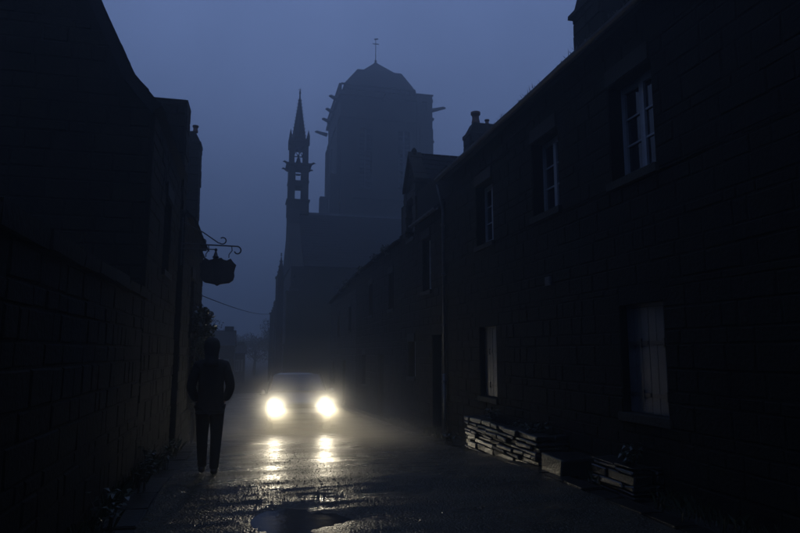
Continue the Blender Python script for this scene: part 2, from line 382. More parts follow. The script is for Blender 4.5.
gutter_pipe(h1, 4.27, -4.9, 14.05, 5.62, 5.76)
for a in up: window(h1, ('x', 4.5, -1), *a)
for a in low: shutters(h1, ('x', 4.5, -1), *a)
chimney(h1, 5.68, 6.95, 8.9, 9.8, 6.6, 9.3, 7.76, .3, [(6.1, 9.35, .12, .4), (6.55, 9.35, .12, .35)])
b = MB(); b.box(4.455, 4.49, 8.69, 8.86, 2.625, 2.76); b.box(4.448, 4.456, 8.71, 8.84, 2.645, 2.74)
tag(b.build('wall_plate', M['shutter']), 'small pale plate fixed high between shutters and upper window', 'plate')
# moss and rubbish in the gutter
b = MB()
for i in range(700):
    y = R.uniform(2, 14); 
    if noise.noise(Vector((y*1.3, 0, 0))) < -.1: continue
    z = 5.70 + .005*y; L = R.uniform(.03,.12); a = R.uniform(-.8,.8); x = 4.24+R.uniform(-.03,.04)
    b.add([(x, y, z), (x+R.uniform(-.01,.01), y+.012, z), (x-.03+R.uniform(-.03,.02), y+L*math.sin(a), z+(L if R.random() < .3 else -L)*math.cos(a))], [(0,1,2)])
tag(b.build('moss', M['grass'], kind='stuff'), 'ragged moss along the right house eaves', 'moss')

# ------------------------------------------------------------------ downpipe
b = MB(); p = thing('drain_pipe', 'thin zinc drainpipe where the two right hand houses meet', 'drainpipe', (4.42, 14.0, ground(14)))
b.tube([(4.42, 14.0, ground(14)+.02), (4.42, 14.0, 5.0), (4.36, 14.0, 5.3), (4.28, 14.0, 5.62)], .033, 10); b.build('pipe', M['zinc'], p, True)
b = MB().tube([(4.42, 14.0, ground(14)-.02), (4.42, 14.0, 1.1)], .042, 10); b.build('cast_foot', M['zinc'], p, True)
for z in (.9, 2.2, 3.4, 4.6):
    b = MB().lathe((4.42, 14.0, z), [(.052,0),(.058,.01),(.058,.05),(.052,.06)], 10); b.box(4.44, 4.51, 13.99, 14.01, z+.015, z+.045); b.build('pipe_clip', M['zinc'], p)

# ------------------------------------------------------------------ house with the gabled stone dormer
h2 = thing('stone_house', 'granite house with a tall gabled stone dormer beyond the drainpipe', 'house', (4.5, 16, ground(16)))
hs = [(15.3, 16.12, 3.2, 4.62), (14.45, 15.25, ground(15)-.02, 2.03), (17.0, 17.75, 4.9, 6.1), (16.9, 17.7, .9, 1.9)]
b = MB(); wall(b, ('x', 4.5, -1), 14.0, 18.6, -.9, 5.15, hs, .5)
wall(b, ('x', 4.5, -1), 16.7, 18.05, 5.15, 6.45, [hs[2]], .5)
b.prism([(4.5, 16.7, 6.45), (4.5, 18.05, 6.45), (4.5, 17.38, 7.42)], (.5, 0, 0))
b.box(5.0, 6.3, 16.72, 16.95, 5.0, 6.45); b.box(5.0, 6.3, 17.8, 18.03, 5.0, 6.45)
b.box(5.0, 9.5, 18.2, 18.6, -.9, 5.15); b.prism([(4.52, 18.15, 5.16), (9.5, 18.15, 5.16), (7.0, 18.15, 7.6)], (0, .42, 0))
b.build('wall', M['mortar'], h2)
b = MB(); masonry(b, ('x', 4.5, -1), 14.0, 18.6, -.5, 5.12, hs)
masonry(b, ('x', 4.5, -1), 16.95, 17.8, 5.12, 7.2, [hs[2]], top=lambda u: 7.4-abs(u-17.38)*1.45)
masonry(b, ('y', 16.72, -1), 4.75, 6.2, 5.2, 6.42, top=lambda u: 9)
b.build('stonework', M['granite'], h2, kind='stuff')
for k in range(7):                                          # corner stones of the dormer
    for (y0, y1) in ((16.68, 16.95+.1*(k % 2)), (17.8-.1*(k % 2), 18.07)):
        z = 5.0 + k*.2; b = MB().box(4.44, 4.78+.1*((k+1) % 2), y0, y1, z+.006, z+.194, .012); b.build('corner_stone', M['granite_pale'], h2)
def coping(par, X0, X1, ya, za, yb, zb, n, m):
    for i in range(n):
        t0, t1 = i/n, (i+1)/n-.01; y0, z0, y1, z1 = ya+(yb-ya)*t0, za+(zb-za)*t0, ya+(yb-ya)*t1, za+(zb-za)*t1; d = .13+R.uniform(-.01,.02)
        b = MB().prism([(X0, y0, z0), (X0, y1, z1), (X0, y1, z1+d), (X0, y0, z0+d)], (X1-X0+R.uniform(-.02,.02), 0, 0)); b.build('coping_stone', M[m], par)
coping(h2, 4.42, 4.8, 16.62, 6.42, 17.38, 7.42, 5, 'granite_pale'); coping(h2, 4.42, 4.8, 18.13, 6.42, 17.38, 7.42, 5, 'granite_pale')
b = MB().lathe((4.6, 17.38, 7.45), [(.1,0),(.06,.06),(.09,.12),(.05,.2),(.0,.24)], 10); b.build('finial', M['granite_pale'], h2, True)
b = MB().prism([(4.42, 14.02, 5.16), (9.6, 14.02, 5.16), (7.0, 14.02, 7.72)], (0, 4.6, 0)); 
b.prism([(4.8, 16.66, 6.42), (4.8, 18.09, 6.42), (4.8, 17.38, 7.46)], (2.6, 0, 0)); rf = b.build('roof', M['slate'], h2)
b = MB(); slates(b, (4.34, 14.1, 5.12), (0, 2.55, 0), (2.65, 0, 2.62)); slates(b, (4.8, 16.62, 6.38), (2.6, 0, 0), (0, .76, 1.1))
slates(b, (4.8, 18.13, 6.38), (2.6, 0, 0), (0, -.76, 1.1)); b.build('slate_courses', M['slate'], rf, kind='stuff')
gutter_pipe(h2, 4.27, 14.1, 16.6, 5.08, 5.1)
window(h2, ('x', 4.5, -1), *hs[0]); window(h2, ('x', 4.5, -1), *hs[2], rows=2); window(h2, ('x', 4.5, -1), *hs[3], rows=2); door(h2, ('x', 4.5, -1), *hs[1])
# chimney on the ridge further back
chimney(h2, 6.72, 7.75, 18.2, 18.9, 7.0, 9.05, 8.62, .16, [(7.02, 18.55, .14, .42), (7.42, 18.55, .07, .2)], ov=.03)

# ------------------------------------------------------------------ the lower row going down to the church
def row_house(y0, y1, z0, z1, label, hs, mt, ch=None):
    """z0, z1: eaves height at the near and the far end"""
    h = thing('stone_house', label, 'house', (4.5, (y0+y1)/2, ground((y0+y1)/2)))
    zm = min(z0, z1)-.02; b = MB(); wall(b, ('x', 4.5, -1), y0, y1, -1.6, zm, hs, .5)
    b.prism([(4.5, y0, zm), (4.5, y1, zm), (4.5, y1, z1), (4.5, y0, z0)], (.5, 0, 0))
    b.box(5, 9, y0, y0+.4, -1.6, zm); b.box(5, 9, y1-.4, y1, -1.6, zm); b.box(9, 9.4, y0, y1, -1.6, zm); b.build('wall', M['mortar'], h)
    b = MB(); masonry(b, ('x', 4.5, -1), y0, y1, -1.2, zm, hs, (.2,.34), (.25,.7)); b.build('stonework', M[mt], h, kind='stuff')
    b = MB(); k = .68; rx = 6.95
    lo = [(4.35, y0, z0-.02), (4.35, y1, z1-.02)]; hi = [(rx, y0, z0+(rx-4.35)*k), (rx, y1, z1+(rx-4.35)*k)]; bk = [(9.6, y0, z0-.02), (9.6, y1, z1-.02)]
    b.add([lo[0], hi[0], bk[0], lo[1], hi[1], bk[1]], [(0,1,2), (5,4,3), (0,3,4,1), (1,4,5,2), (0,2,5,3)]); rf = b.build('roof', M['slate'], h)
    b = MB(); slates(b, (4.3, y0, z0-.03), (0, y1-y0, z1-z0), (rx-4.3, 0, (rx-4.3)*k), .35, .26); b.build('slate_courses', M['slate'], rf, kind='stuff')
    for q in hs:
        (door if q[2] < ground(q[0])+.3 else window)(h, ('x', 4.5, -1), *q)
    if ch: chimney(h, *ch)
    return h
row_house(18.6, 27, 5.05, 4.95, 'low granite house directly beyond the gabled dormer', [(19.6,20.4,3.0,4.2), (23.2,24.0,3.0,4.2), (21.2,22.1,ground(21)-.02,1.5), (24.6,25.4,.3,1.5)], 'granite')
row_house(27, 36, 4.9, 4.4, 'low granite house furthest down the right side before the church', [(28.4,29.2,2.6,3.7), (32.2,33,2.4,3.5), (30,30.9,ground(30)-.02,1.2), (34,34.8,0,1.1)], 'granite_pale')
# clumps of growth on the sagging roof edge
def foliage(b, c, r, n, s, flat=1.0, seedv=0):
    for i in range(n):
        while True:
            d = Vector((R.uniform(-1,1), R.uniform(-1,1), R.uniform(-1,1)))
            if d.length < 1 and noise.noise(d*2.2+Vector(c)*3.1) > -.18: break
        p = Vector(c) + Vector((d.x*r[0], d.y*r[1], d.z*r[2])); q = Vector((R.gauss(0,1), R.gauss(0,1), R.gauss(0,.7)*flat)).normalized(); t = q.orthogonal().normalized()
        t = (t*math.cos(i) + q.cross(t)*math.sin(i)); L = s*R.uniform(.6,1.4); sd = q*L*.34
        b.add([p, p+t*L*.45+sd, p+t*L, p+t*L*.45-sd], [(0,1,2), (0,2,3)])
for (y, z, s) in ((20.6, 5.08, .3), (22.4, 5.04, .22), (25.5, 5.0, .3), (29.5, 4.85, .35), (31.6, 4.75, .25)):
    b = MB(); foliage(b, (4.42, y, z), (.15, s, s*.6), 220, .09)
    lb = {20.6:'clump of ferns on the eaves just past the gabled dormer', 22.4:'smallest fern clump on the sagging eaves', 25.5:'fern clump at the end of the first low roof', 29.5:'largest fern clump on the furthest low roof', 31.6:'last fern clump on the eaves towards the church'}[y]
    tag(b.build('fern_clump', M['leaf']), lb, 'plant', 'plants growing on the eaves')

# ------------------------------------------------------------------ planter of dry stone, step, second planter against the right house
def planter(x0, x1, y0, y1, top, label, plants):
    g = min(ground(y0), ground(y1)); r_ = thing('stone_planter', label, 'planter', ((x0+x1)/2, (y0+y1)/2, g))
    b = MB().box(x0+.16, x1, y0+.14, y1-.14, g-.05, top-.1, .01); b.build('soil', M['earth'], r_)
    z = g-.05; k = 0
    while z < top-.02:
        h = R.uniform(.045,.11); h = min(h, top-z)
        y = y0 + (k % 2)*.12 - .12
        while y < y1-.05:
            e = min(y1, y+R.uniform(.25,.65)); ya = max(y, y0)
            if e-ya > .06:
                b = MB().box(x0+R.uniform(-.03,.035), x0+R.uniform(.2,.3), ya+.012, e-.012, z+.008, z+h-.006, .014)
                o = b.build('stone', M['granite_wet'], r_); bevel(o, .012)
            y = e
        for (ya, yb) in ((y0, y0+.16), (y1-.16, y1)):
            x = x0+.27
            while x < x1-.05:
                e = min(x1, x+R.uniform(.2,.4)); b = MB().box(x+.01, e-.01, ya+R.uniform(-.02,.01), yb, z+.008, z+h-.006, .012); o = b.build('stone', M['granite_wet'], r_); bevel(o, .012); x = e
        z += h; k += 1
    return r_
def bevel(o, w_, s=1):
    md = o.modifiers.new('bevel', 'BEVEL'); md.width = w_; md.segments = s; md.limit_method = 'NONE'
planter(3.98, 4.48, 8.3, 11.4, .42, 'long dry stone planter against the house wall, edges glinting', 0)
planter(4.1, 4.48, 6.2, 7.1, .34, 'shorter dry stone planter under the pale shutters', 0)
b = MB().box(3.92, 4.46, 7.5, 8.05, .0, .235, .015); o = b.build('stone_step', M['granite_wet']); bevel(o, .02, 2)
tag(o, 'single large granite block between the two dry stone planters', 'stone block')
def stems(name, c, n, hgt, spread, leafs, label, m='leaf', group=None, cat='plant'):
    t = thing(name, label, cat, c, group); b = MB(); lf = MB()
    for i in range(n):
        a = R.uniform(0, math.tau); q = R.uniform(.2, 1)*spread; h = hgt*R.uniform(.6,1.1); base = Vector(c)+Vector((R.uniform(-.05,.05), R.uniform(-.08,.08), 0))
        pts = [base + Vector((math.cos(a)*q*s*s, math.sin(a)*q*s*s, h*s*(1-.25*s))) for s in (0,.3,.6,.85,1)]
        b.tube(pts, [.006,.005,.004,.003,.002], 4)
        for k in range(leafs):
            s = R.uniform(.25, 1); i0 = min(3, int(s*4)); p = pts[i0].lerp(pts[i0+1], s*4-i0 if s < 1 else 1)
            d = Vector((R.gauss(0,1), R.gauss(0,1), R.uniform(-.5,.6))).normalized(); L = R.uniform(.04,.10); sd = d.cross(Vector((0,0,1))).normalized()*L*.3
            up_ = Vector((0,0,L*.12)); lf.add([p, p+d*L*.45+sd+up_, p+d*L*.45-sd+up_, p+d*L-up_], [(0,1,2), (1,3,2)])
    b.build('stem', M['bark'], t); lf.build('foliage', M[m], t); return t
for i, (x, y, z, h, lb) in enumerate(((4.25, 8.8, .3, .35, 'low leafy plant at the near end of the long planter'), (4.27, 9.6, .3, .25, 'smallest leafy plant in the middle of the long planter'), (4.25, 10.6, .3, .4, 'bushy plant at the far end of the long planter'),
                      (4.3, 6.6, .22, .45, 'leafy plant growing in the short planter under the shutters'), (3.9, 12.1, ground(12.1), .3, 'weed at the wall foot between planter and drainpipe'))):
    stems('leafy_plant', (x, y, z), 9, h, .22, 9, lb, group='plants along the right house')

# ------------------------------------------------------------------ left side
hA = thing('stone_house', 'black gabled house with flared steep roof on the left', 'house', (-1.4, 10, 0))
prof = [(-1.40, 4.90), (-1.78, 5.34), (-2.24, 6.30), (-3.9, 10.0), (-5.6, 6.30), (-6.05, 5.34), (-6.45, 4.90)]
b = MB(); b.box(-6.45, -1.40, 8.84, 9.3, -.3, 4.95); b.box(-6.45, -1.40, 11.9, 12.35, -.3, 4.95); wall(b, ('x', -1.40, 1), 9.3, 11.9, -.5, 4.95, [(10.3, 11.1, 2.9, 4.1)], .45); b.box(-6.45, -6.0, 9.3, 11.9, -.3, 4.95)
b.prism([(x, 8.84, z) for x, z in prof], (0, .4, 0)); b.prism([(x, 11.95, z) for x, z in prof], (0, .38, 0)); b.build('wall', M['mortar'], hA)
b = MB(); masonry(b, ('y', 8.84, -1), -6.4, -1.44, 0, 9.2, top=lambda u: 4.7 + (max(0, min(2.5, 2.5-abs(u+3.9))))*1.75)
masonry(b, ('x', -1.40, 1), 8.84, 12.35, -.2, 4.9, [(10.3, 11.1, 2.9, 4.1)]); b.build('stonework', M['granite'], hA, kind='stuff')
window(hA, ('x', -1.40, 1), 10.3, 11.1, 2.9, 4.1)
b = MB(); oy = Vector((0, 3.6, 0))
for (x0, z0), (x1, z1) in zip(prof, prof[1:]):
    d = Vector((x1-x0, 0, z1-z0)).normalized(); nn = Vector((d.z, 0, -d.x)); nn = nn if nn.z > 0 else -nn
    p = [Vector((x0, 8.76, z0)), Vector((x1, 8.76, z1))]; b.prism([p[0]-nn*.03, p[1]-nn*.03, p[1]+nn*.13, p[0]+nn*.13], oy)
rf = b.build('roof', M['slate'], hA)
b = MB()
for (x0, z0), (x1, z1) in zip(prof[:3], prof[1:4]): slates(b, (x0+.085, 8.74, z0+.07), oy, (x1-x0, 0, z1-z0), .3, .2)
b.build('slate_courses', M['slate'], rf, kind='stuff')
# garden wall in front of that gable
gw = thing('garden_wall', 'tall black stone garden wall nearest on the left', 'wall', (-1.45, 3, 0))
b = MB().box(-1.72, -1.40, -4, 8.8, -.1, 2.3); b.build('wall', M['mortar'], gw)
b = MB(); masonry(b, ('x', -1.40, 1), -2, 8.8, 0, 2.28); b.build('stonework', M['granite'], gw, kind='stuff')
y = -1
while y < 8.7:
    e = min(8.8, y+R.uniform(.5,.9)); b = MB().box(-1.78, -1.34, y+.01, e-.01, 2.302, 2.42+R.uniform(-.01,.02), .012); b.build('coping_stone', M['granite'], gw); y = e
# chimney gable house
hB = thing('stone_house', 'narrow dark house with square chimney behind the hanging sign', 'house', (-1.3, 14.5, ground(14)))
hs = [(14.0, 14.8, 2.0, 3.2), (15.4, 16.2, ground(15.4)-.02, 1.7)]
b = MB(); wall(b, ('x', -1.3, 1), 12.4, 17.0, -.9, 4.25, hs, .45); b.box(-5.5, -1.75, 12.4, 12.8, -.9, 4.25); b.box(-5.5, -1.75, 16.6, 17.0, -.9, 4.25); b.box(-5.9, -5.5, 12.4, 17, -.9, 4.25)
b.prism([(-1.32, 12.42, 4.25), (-5.9, 12.42, 4.25), (-3.6, 12.42, 6.4)], (0, .4, 0)); b.build('wall', M['mortar'], hB)
b = MB(); masonry(b, ('x', -1.3, 1), 12.4, 17, -.6, 4.22, hs); b.build('stonework', M['granite'], hB, kind='stuff')
window(hB, ('x', -1.3, 1), *hs[0]); door(hB, ('x', -1.3, 1), *hs[1])
b = MB().prism([(-1.2, 12.8, 4.26), (-6.0, 12.8, 4.26), (-3.6, 12.8, 6.5)], (0, 4.25, 0)); rf = b.build('roof', M['slate'], hB)
b = MB(); slates(b, (-1.16, 12.8, 4.24), (0, 4.25, 0), (-2.44, 0, 2.3)); b.build('slate_courses', M['slate'], rf, kind='stuff')
chimney(hB, -2.6, -1.38, 12.4, 13.0, 4.1, 6.56, 6.46, .01, [], ov=.02)
# house with pot chimney further on
hC = thing('stone_house', 'hazy tall chimney house showing behind the square chimney on the left', 'house', (-1.5, 18.2, ground(18)))
b = MB().box(-6, -1.47, 17.05, 19.5, -1, 4.4); b.build('wall', M['mortar'], hC)
b = MB(); masonry(b, ('x', -1.47, 1), 17.05, 19.5, -.8, 4.4); b.build('stonework', M['granite'], hC, kind='stuff')
b = MB().prism([(-1.4, 17.05, 4.42), (-6.1, 17.05, 4.42), (-3.7, 17.05, 6.7)], (0, 2.5, 0)); b.build('roof', M['slate'], hC)
chimney(hC, -2.4, -1.66, 18.9, 19.5, 4.3, 8.25, 7.8, .17, [(-1.84, 19.2, .08, .22)], ov=.03)

# ------------------------------------------------------------------ hanging sign
sg = thing('hanging_sign', 'black shaped sign board hanging from a scrolled iron bracket', 'sign', (-1.28, 12.0, 3.4))
def spiral(cx, cz, r0, r1, a0, a1, n=22, y=12.0):
    return [(cx+(r0+(r1-r0)*i/n)*math.cos(a0+(a1-a0)*i/n), y, cz+(r0+(r1-r0)*i/n)*math.sin(a0+(a1-a0)*i/n)) for i in range(n+1)]
b = MB(); b.tube([(-1.32, 12, 3.60), (-.32, 12, 3.585)] + spiral(-.30, 3.50, .085, .045, math.pi/2, -math.pi*.9), .014, 6)
b.tube([(-1.32, 12, 4.02), (-.93, 12, 3.83), (-.64, 12, 3.635)] + spiral(-.57, 3.69, .075, .05, -math.pi*.75, math.pi*.75), .012, 6)
b.tube([(-1.30, 12, 3.2), (-1.30, 12, 4.1)], .016, 6); b.tube(spiral(-.92, 3.66, .06, .03, -math.pi/2, math.pi), .009, 5)
b.build('bracket', M['iron'], sg)
for x, x2 in ((-.82, -.86), (-.40, -.445)):
    b = MB().tube([(x, 12, 3.585), (x+.01, 12, 3.5), (x2, 12, 3.42), (x2, 12, 3.36)], .01, 6); b.build('hanger', M['iron'], sg)
def cart(s=1):
    c = [(-.30,.27),(-.16,.235),(-.07,.28),(.0,.30),(.07,.28),(.0,.0)]
    right = [(0,.235),(.06,.25),(.10,.215),(.16,.20),(.23,.24),(.29,.16),(.335,.12),(.315,.05),(.30,-.02),(.31,-.09),(.29,-.17),(.22,-.225),(.12,-.24),(.05,-.255),(0,-.285)]
    pts = right + [(-x, z) for x, z in reversed(right[1:-1])]
    return [(x*s, z*s) for x, z in pts]
pts = cart(); b = MB().prism([(-.64+x, 11.975, 3.105+z) for x, z in pts], (0, .05, 0)); b.build('sign_board', M['sign'], sg)
pi = cart(.86); b = MB()
for yy in (11.962, 12.028): b.prism([(-.64+x, yy, 3.105+z) for x, z in pi], (0, .010, 0))
b.build('sign_moulding', M['sign'], sg)
# small spot lamp above the board
lp = thing('sign_lamp', 'small unlit spot lamp on a short arm above the hanging sign', 'lamp', (-1.28, 11.93, 3.5))
b = MB().tube([(-1.31, 11.93, 3.49), (-.68, 11.93, 3.50), (-.68, 11.93, 3.44)], .011, 6); b.build('arm', M['iron'], lp)
b = MB().lathe((-.68, 11.93, 3.33), [(.03,0),(.065,.02),(.04,.05),(.03,.09),(.018,.12),(.018,.14)], 12); b.build('lamp_shade', M['iron'], lp, True)
b = MB().lathe((-.68, 11.93, 3.49), [(.0,-.03),(.026,-.01),(.026,.02),(0,.035)], 10); b.build('knob', M['iron'], lp, True)

# ------------------------------------------------------------------ climbing shrub on the corner, behind the person
sh = thing('climbing_shrub', 'dark climbing shrub on the wall behind the standing person', 'shrub', (-1.2, 14.8, ground(14.8)))
b = MB()
for i in range(5):
    x, y = -1.15+R.uniform(-.03,.1), 14.2+i*.3; b.tube([(x, y, ground(y)-.02), (x+.03, y+R.uniform(-.1,.1), .7), (x-.02, y+R.uniform(-.2,.2), 1.5), (x+.05, y+R.uniform(-.3,.3), 2.1)], [.03,.025,.018,.008], 6)
b.build('trunk', M['bark'], sh)
b = MB()
for (x, y, z, rx, ry, rz, n) in ((-1.1, 14.9, 2.3, .16, .6, .35, 1000), (-1.05, 14.9, 1.75, .24, .65, .4, 1400), (-1.05, 15, 1.15, .25, .6, .4, 1000), (-1.1, 14.9, .6, .2, .6, .4, 700), (-1.0, 14.6, 2.42, .17, .2, .1, 260), (-.92, 14.7, 2.1, .14, .2, .08, 200), (-.9, 14.8, 1.82, .15, .25, .09, 220)):
    foliage(b, (x, y, z), (rx, ry, rz), n, .085)
b.build('crown', M['leaf'], sh)

# ------------------------------------------------------------------ parish church
ch = thing('church', 'big granite church in fog with square tower and slender bell turret', 'church', (9, 55, -1.2))
# chapel: gable end towards the lane, ridge running right
X0, X1, YA, YB, YR, ZE, ZR = 2.6, 17.0, 43.5, 56.5, 50.0, 7.55, 12.75
b = MB(); hs = [(5.6, 7.4, 2.2, 6.2), (9.6, 11.4, 2.2, 6.2), (13.6, 15.4, 2.2, 6.2)]
wall(b, ('y', YA, -1), X0+.9, X1, -1.6, ZE, hs, .9); b.box(X0+.9, X1, YB-.9, YB, -1.6, ZE)
b.box(X0, X0+.9, YA, YB, -1.6, ZE); b.prism([(X0, YA, ZE), (X0, 48.6, ZE+4.1), (X0, 49.25, 13.0), (X0, 51.3, 13.0), (X0, 51.45, 10.9), (X0, 54.0, 9.6), (X0, YB, ZE+.6)], (.9, 0, 0))
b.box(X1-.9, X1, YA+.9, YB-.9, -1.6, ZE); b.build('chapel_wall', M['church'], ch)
for a, c, z0, z1 in hs:                                     # tall traceried windows
    g = MB().box(a, c, YA+.45, YA+.5, z0, z1); w_ = g.build('window', M['glass'], ch)
    t = MB(); n = 3
    for i in range(1, n): x = a+(c-a)*i/n; t.box(x-.07, x+.07, YA+.3, YA+.44, z0, z1)
    t.box(a, c, YA+.3, YA+.44, z1-1.5, z1-1.38)
    for i in range(n):
        cx = a+(c-a)*(i+.5)/n; r = (c-a)/n/2-.05; t.tube([(cx+r*math.cos(q), YA+.37, z1-1.4+r*1.5*math.sin(q)) for q in [math.pi*k/8 for k in range(9)]], .06, 5)
    t.build('tracery', M['church'], w_)
b = MB().prism([(X0+.9, YA-.25, ZE), (X0+.9, YB+.25, ZE), (X0+.9, YR, ZR)], (X1-X0-.9, 0, 0)); rf = b.build('chapel_roof', M['slate'], ch)
b = MB(); slates(b, (X0+.9, YA-.3, ZE-.02), (X1-X0-.9, 0, 0), (0, YR-YA+.3, ZR-ZE+.05), .6, .42); b.build('slate_courses', M['slate'], rf, kind='stuff')
b = MB().box(X0+.9, X1, YR-.08, YR+.08, ZR-.02, ZR+.14); b.build('ridge', M['lead'], rf)
def buttress(x0, x1, y0, y1, steps, pin=None, par=ch):
    b = MB(); z = -1.6; i = 0
    cx, cyy = (x0+x1)/2, (y0+y1)/2
    for (zt, k) in steps:
        a0, a1, c0, c1 = cx-(x1-x0)/2*k, cx+(x1-x0)/2*k, cyy-(y1-y0)/2*k, cyy+(y1-y0)/2*k
        b.box(a0, a1, c0, c1, z, zt); b.box(a0-.06, a1+.06, c0-.06, c1+.06, zt, zt+.14); z = zt+.14
    if pin:
        k = steps[-1][1]; w_ = min(x1-x0, y1-y0)/2*k*.8; vs = [(cx-w_,cyy-w_,z),(cx+w_,cyy-w_,z),(cx+w_,cyy+w_,z),(cx-w_,cyy+w_,z),(cx,cyy,z+pin)]
        b.add(vs, [(0,3,2,1),(0,1,4),(1,2,4),(2,3,4),(3,0,4)])
        for q in range(3):
            zz = z+pin*(.2+.25*q); r = w_*(1-(.2+.25*q))+.05; b.box(cx-r, cx+r, cyy-r, cyy+r, zz, zz+.08)
        b.lathe((cx, cyy, z+pin-.06), [(.03,0),(.1,.06),(.03,.14),(.08,.2),(0,.3)], 8)
    return b.build('buttress', M['church'], par)
buttress(2.0, 3.0, 56.3, 57.3, [(4, 1.0), (8.2, .85)], 2.0)
buttress(2.05, 3.0, 60, 61, [(3.5, 1.0), (6.2, .9)], 1.1)
buttress(1.75, 2.7, 62, 63, [(2.5, 1.0), (5.3, .9)], 1.0)
buttress(2.05, 2.7, 53.4, 54.2, [(3.5, 1.0), (8.0, .85)], 1.0)
buttress(2.2, 3.4, 42.6, 43.6, [(2, 1.0), (5.6, .85)], 1.0)
buttress(8.0, 9.0, 42.5, 43.5, [(2, 1.0), (5.6, .85)], .8); buttress(12.0, 13.0, 42.5, 43.5, [(2, 1.0), (5.6, .85)], .8)
b = MB().box(3.2, 9.0, 57.2, 66, -1.6, 8.5); b.prism([(2.4, 57.3, -1.6), (2.4, 63, -1.6), (2.4, 63, 4.6), (2.4, 57.3, 7.2)], (1.2, 0, 0)); b.build('aisle_wall', M['church'], ch)
b = MB().prism([(3.2, 57.2, 8.5), (3.2, 66, 8.5), (3.2, 61.6, 11.2)], (6, 0, 0)); b.build('aisle_roof', M['slate'], ch)

# bell turret riding on the gable
def ring(b, x0, x1, y0, y1, z0, z1, op, t):
    """square stage with an opening op wide in each face between z0 and z1: four corner piers"""
    for a in (0, 1):
        for c in (0, 1):
            ex = (x1-x0-op)/2; ey = (y1-y0-op)/2
            xa = x0 if a == 0 else x1-ex; ya = y0 if c == 0 else y1-ey; b.box(xa, xa+ex, ya, ya+ey, z0, z1)
tu = MB(); cx, cyy, hw = 3.40, 50.25, .80
def sq(b, k, z0, z1): b.box(cx-k, cx+k, cyy-k, cyy+k, z0, z1)
sq(tu, hw+.06, 12.6, 13.7); sq(tu, hw+.14, 13.7, 13.82); ring(tu, cx-hw, cx+hw, cyy-hw, cyy+hw, 13.82, 14.95, .56, 0)
sq(tu, hw, 14.95, 15.3); sq(tu, hw+.05, 15.3, 15.4); ring(tu, cx-hw, cx+hw, cyy-hw, cyy+hw, 15.4, 16.6, .52, 0); sq(tu, hw, 16.6, 16.65)
sq(tu, hw+.22, 16.65, 16.82); sq(tu, hw+.12, 16.55, 16.65)
ring(tu, cx-hw+.05, cx+hw-.05, cyy-hw+.05, cyy+hw-.05, 16.82, 18.25, .74, 0)
sq(tu, hw-.05, 18.25, 18.75); sq(tu, hw+.02, 18.75, 18.88)
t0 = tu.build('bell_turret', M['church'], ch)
b = MB()
for s in (-1, 1):                                           # paired lancets in the upper stage
    for d in (0, 1):
        P = (lambda u, z: (cx+u, cyy+s*(hw-.16), z)) if d == 0 else (lambda u, z: (cx+s*(hw-.16), cyy+u, z))
        b.tube([P(0, 16.82), P(0, 18.0)], .04, 6)
        for q in (-1, 1):
            b.tube([P(q*.185-.185, 17.75), P(q*.185-.12, 18.02), P(q*.185, 18.22), P(q*.185+.12, 18.02), P(q*.185+.185, 17.75)], .04, 5)
b.build('tracery', M['church'], t0)
b = MB().lathe((cx, cyy, 17.05), [(.26,0),(.24,.06),(.17,.2),(.14,.42),(.06,.5),(0,.52)], 14); b.tube([(cx-.6, cyy, 17.62), (cx+.6, cyy, 17.62)], .05, 6); b.build('bell', M['iron'], t0, True)
b = MB().box(cx-.16, cx+.16, cyy-.16, cyy+.16, 16.05, 16.12); b.tube([(cx-.6, cyy, 16.12), (cx+.6, cyy, 16.12)], .05, 6); b.build('bell_beam', M['church'], t0)
b = MB(); n = 8                                              # crocketed spire
zs = rng(18.88, 23.1, 14); prf = [(max(.045, .60*(1-i/14)**1.02+.02), z) for i, z in enumerate(zs)]
b.lathe((cx, cyy, 0), prf, n)
for i in range(1, 13):
    r, z = prf[i]
    for q in range(8):
        a = q*math.tau/8; b.tube([(cx+r*math.cos(a)*.96, cyy+r*math.sin(a)*.96, z-.03), (cx+(r+.075)*math.cos(a), cyy+(r+.075)*math.sin(a), z+.05)], [.04,.02], 5)
b.lathe((cx, cyy, 23.05), [(.04,0),(.11,.08),(.05,.16),(.09,.22),(.03,.32),(.02,.55)], 8); b.tube([(cx-.14, cyy, 23.45), (cx+.14, cyy, 23.45)], .02, 5); b.build('spire', M['church'], t0)
for sx in (-1, 1):
    for sy in (-1, 1):
        px, py = cx+sx*(hw-.08), cyy+sy*(hw-.08)
        b = MB().box(px-.11, px+.11, py-.11, py+.11, 18.4, 19.15); b.add([(px-.12,py-.12,19.15),(px+.12,py-.12,19.15),(px+.12,py+.12,19.15),(px-.12,py+.12,19.15),(px,py,19.75)], [(0,3,2,1),(0,1,4),(1,2,4),(2,3,4),(3,0,4)]); b.build('pinnacle', M['church'], t0)
        b = MB().tube([(cx+sx*(hw+.05), cyy+sy*(hw+.05), 16.7), (cx+sx*(hw+.4), cyy+sy*(hw+.2), 16.86), (cx+sx*(hw+.5), cyy+sy*(hw+.25), 16.8)], [.12,.07,.03], 6); b.build('gargoyle', M['church'], t0)

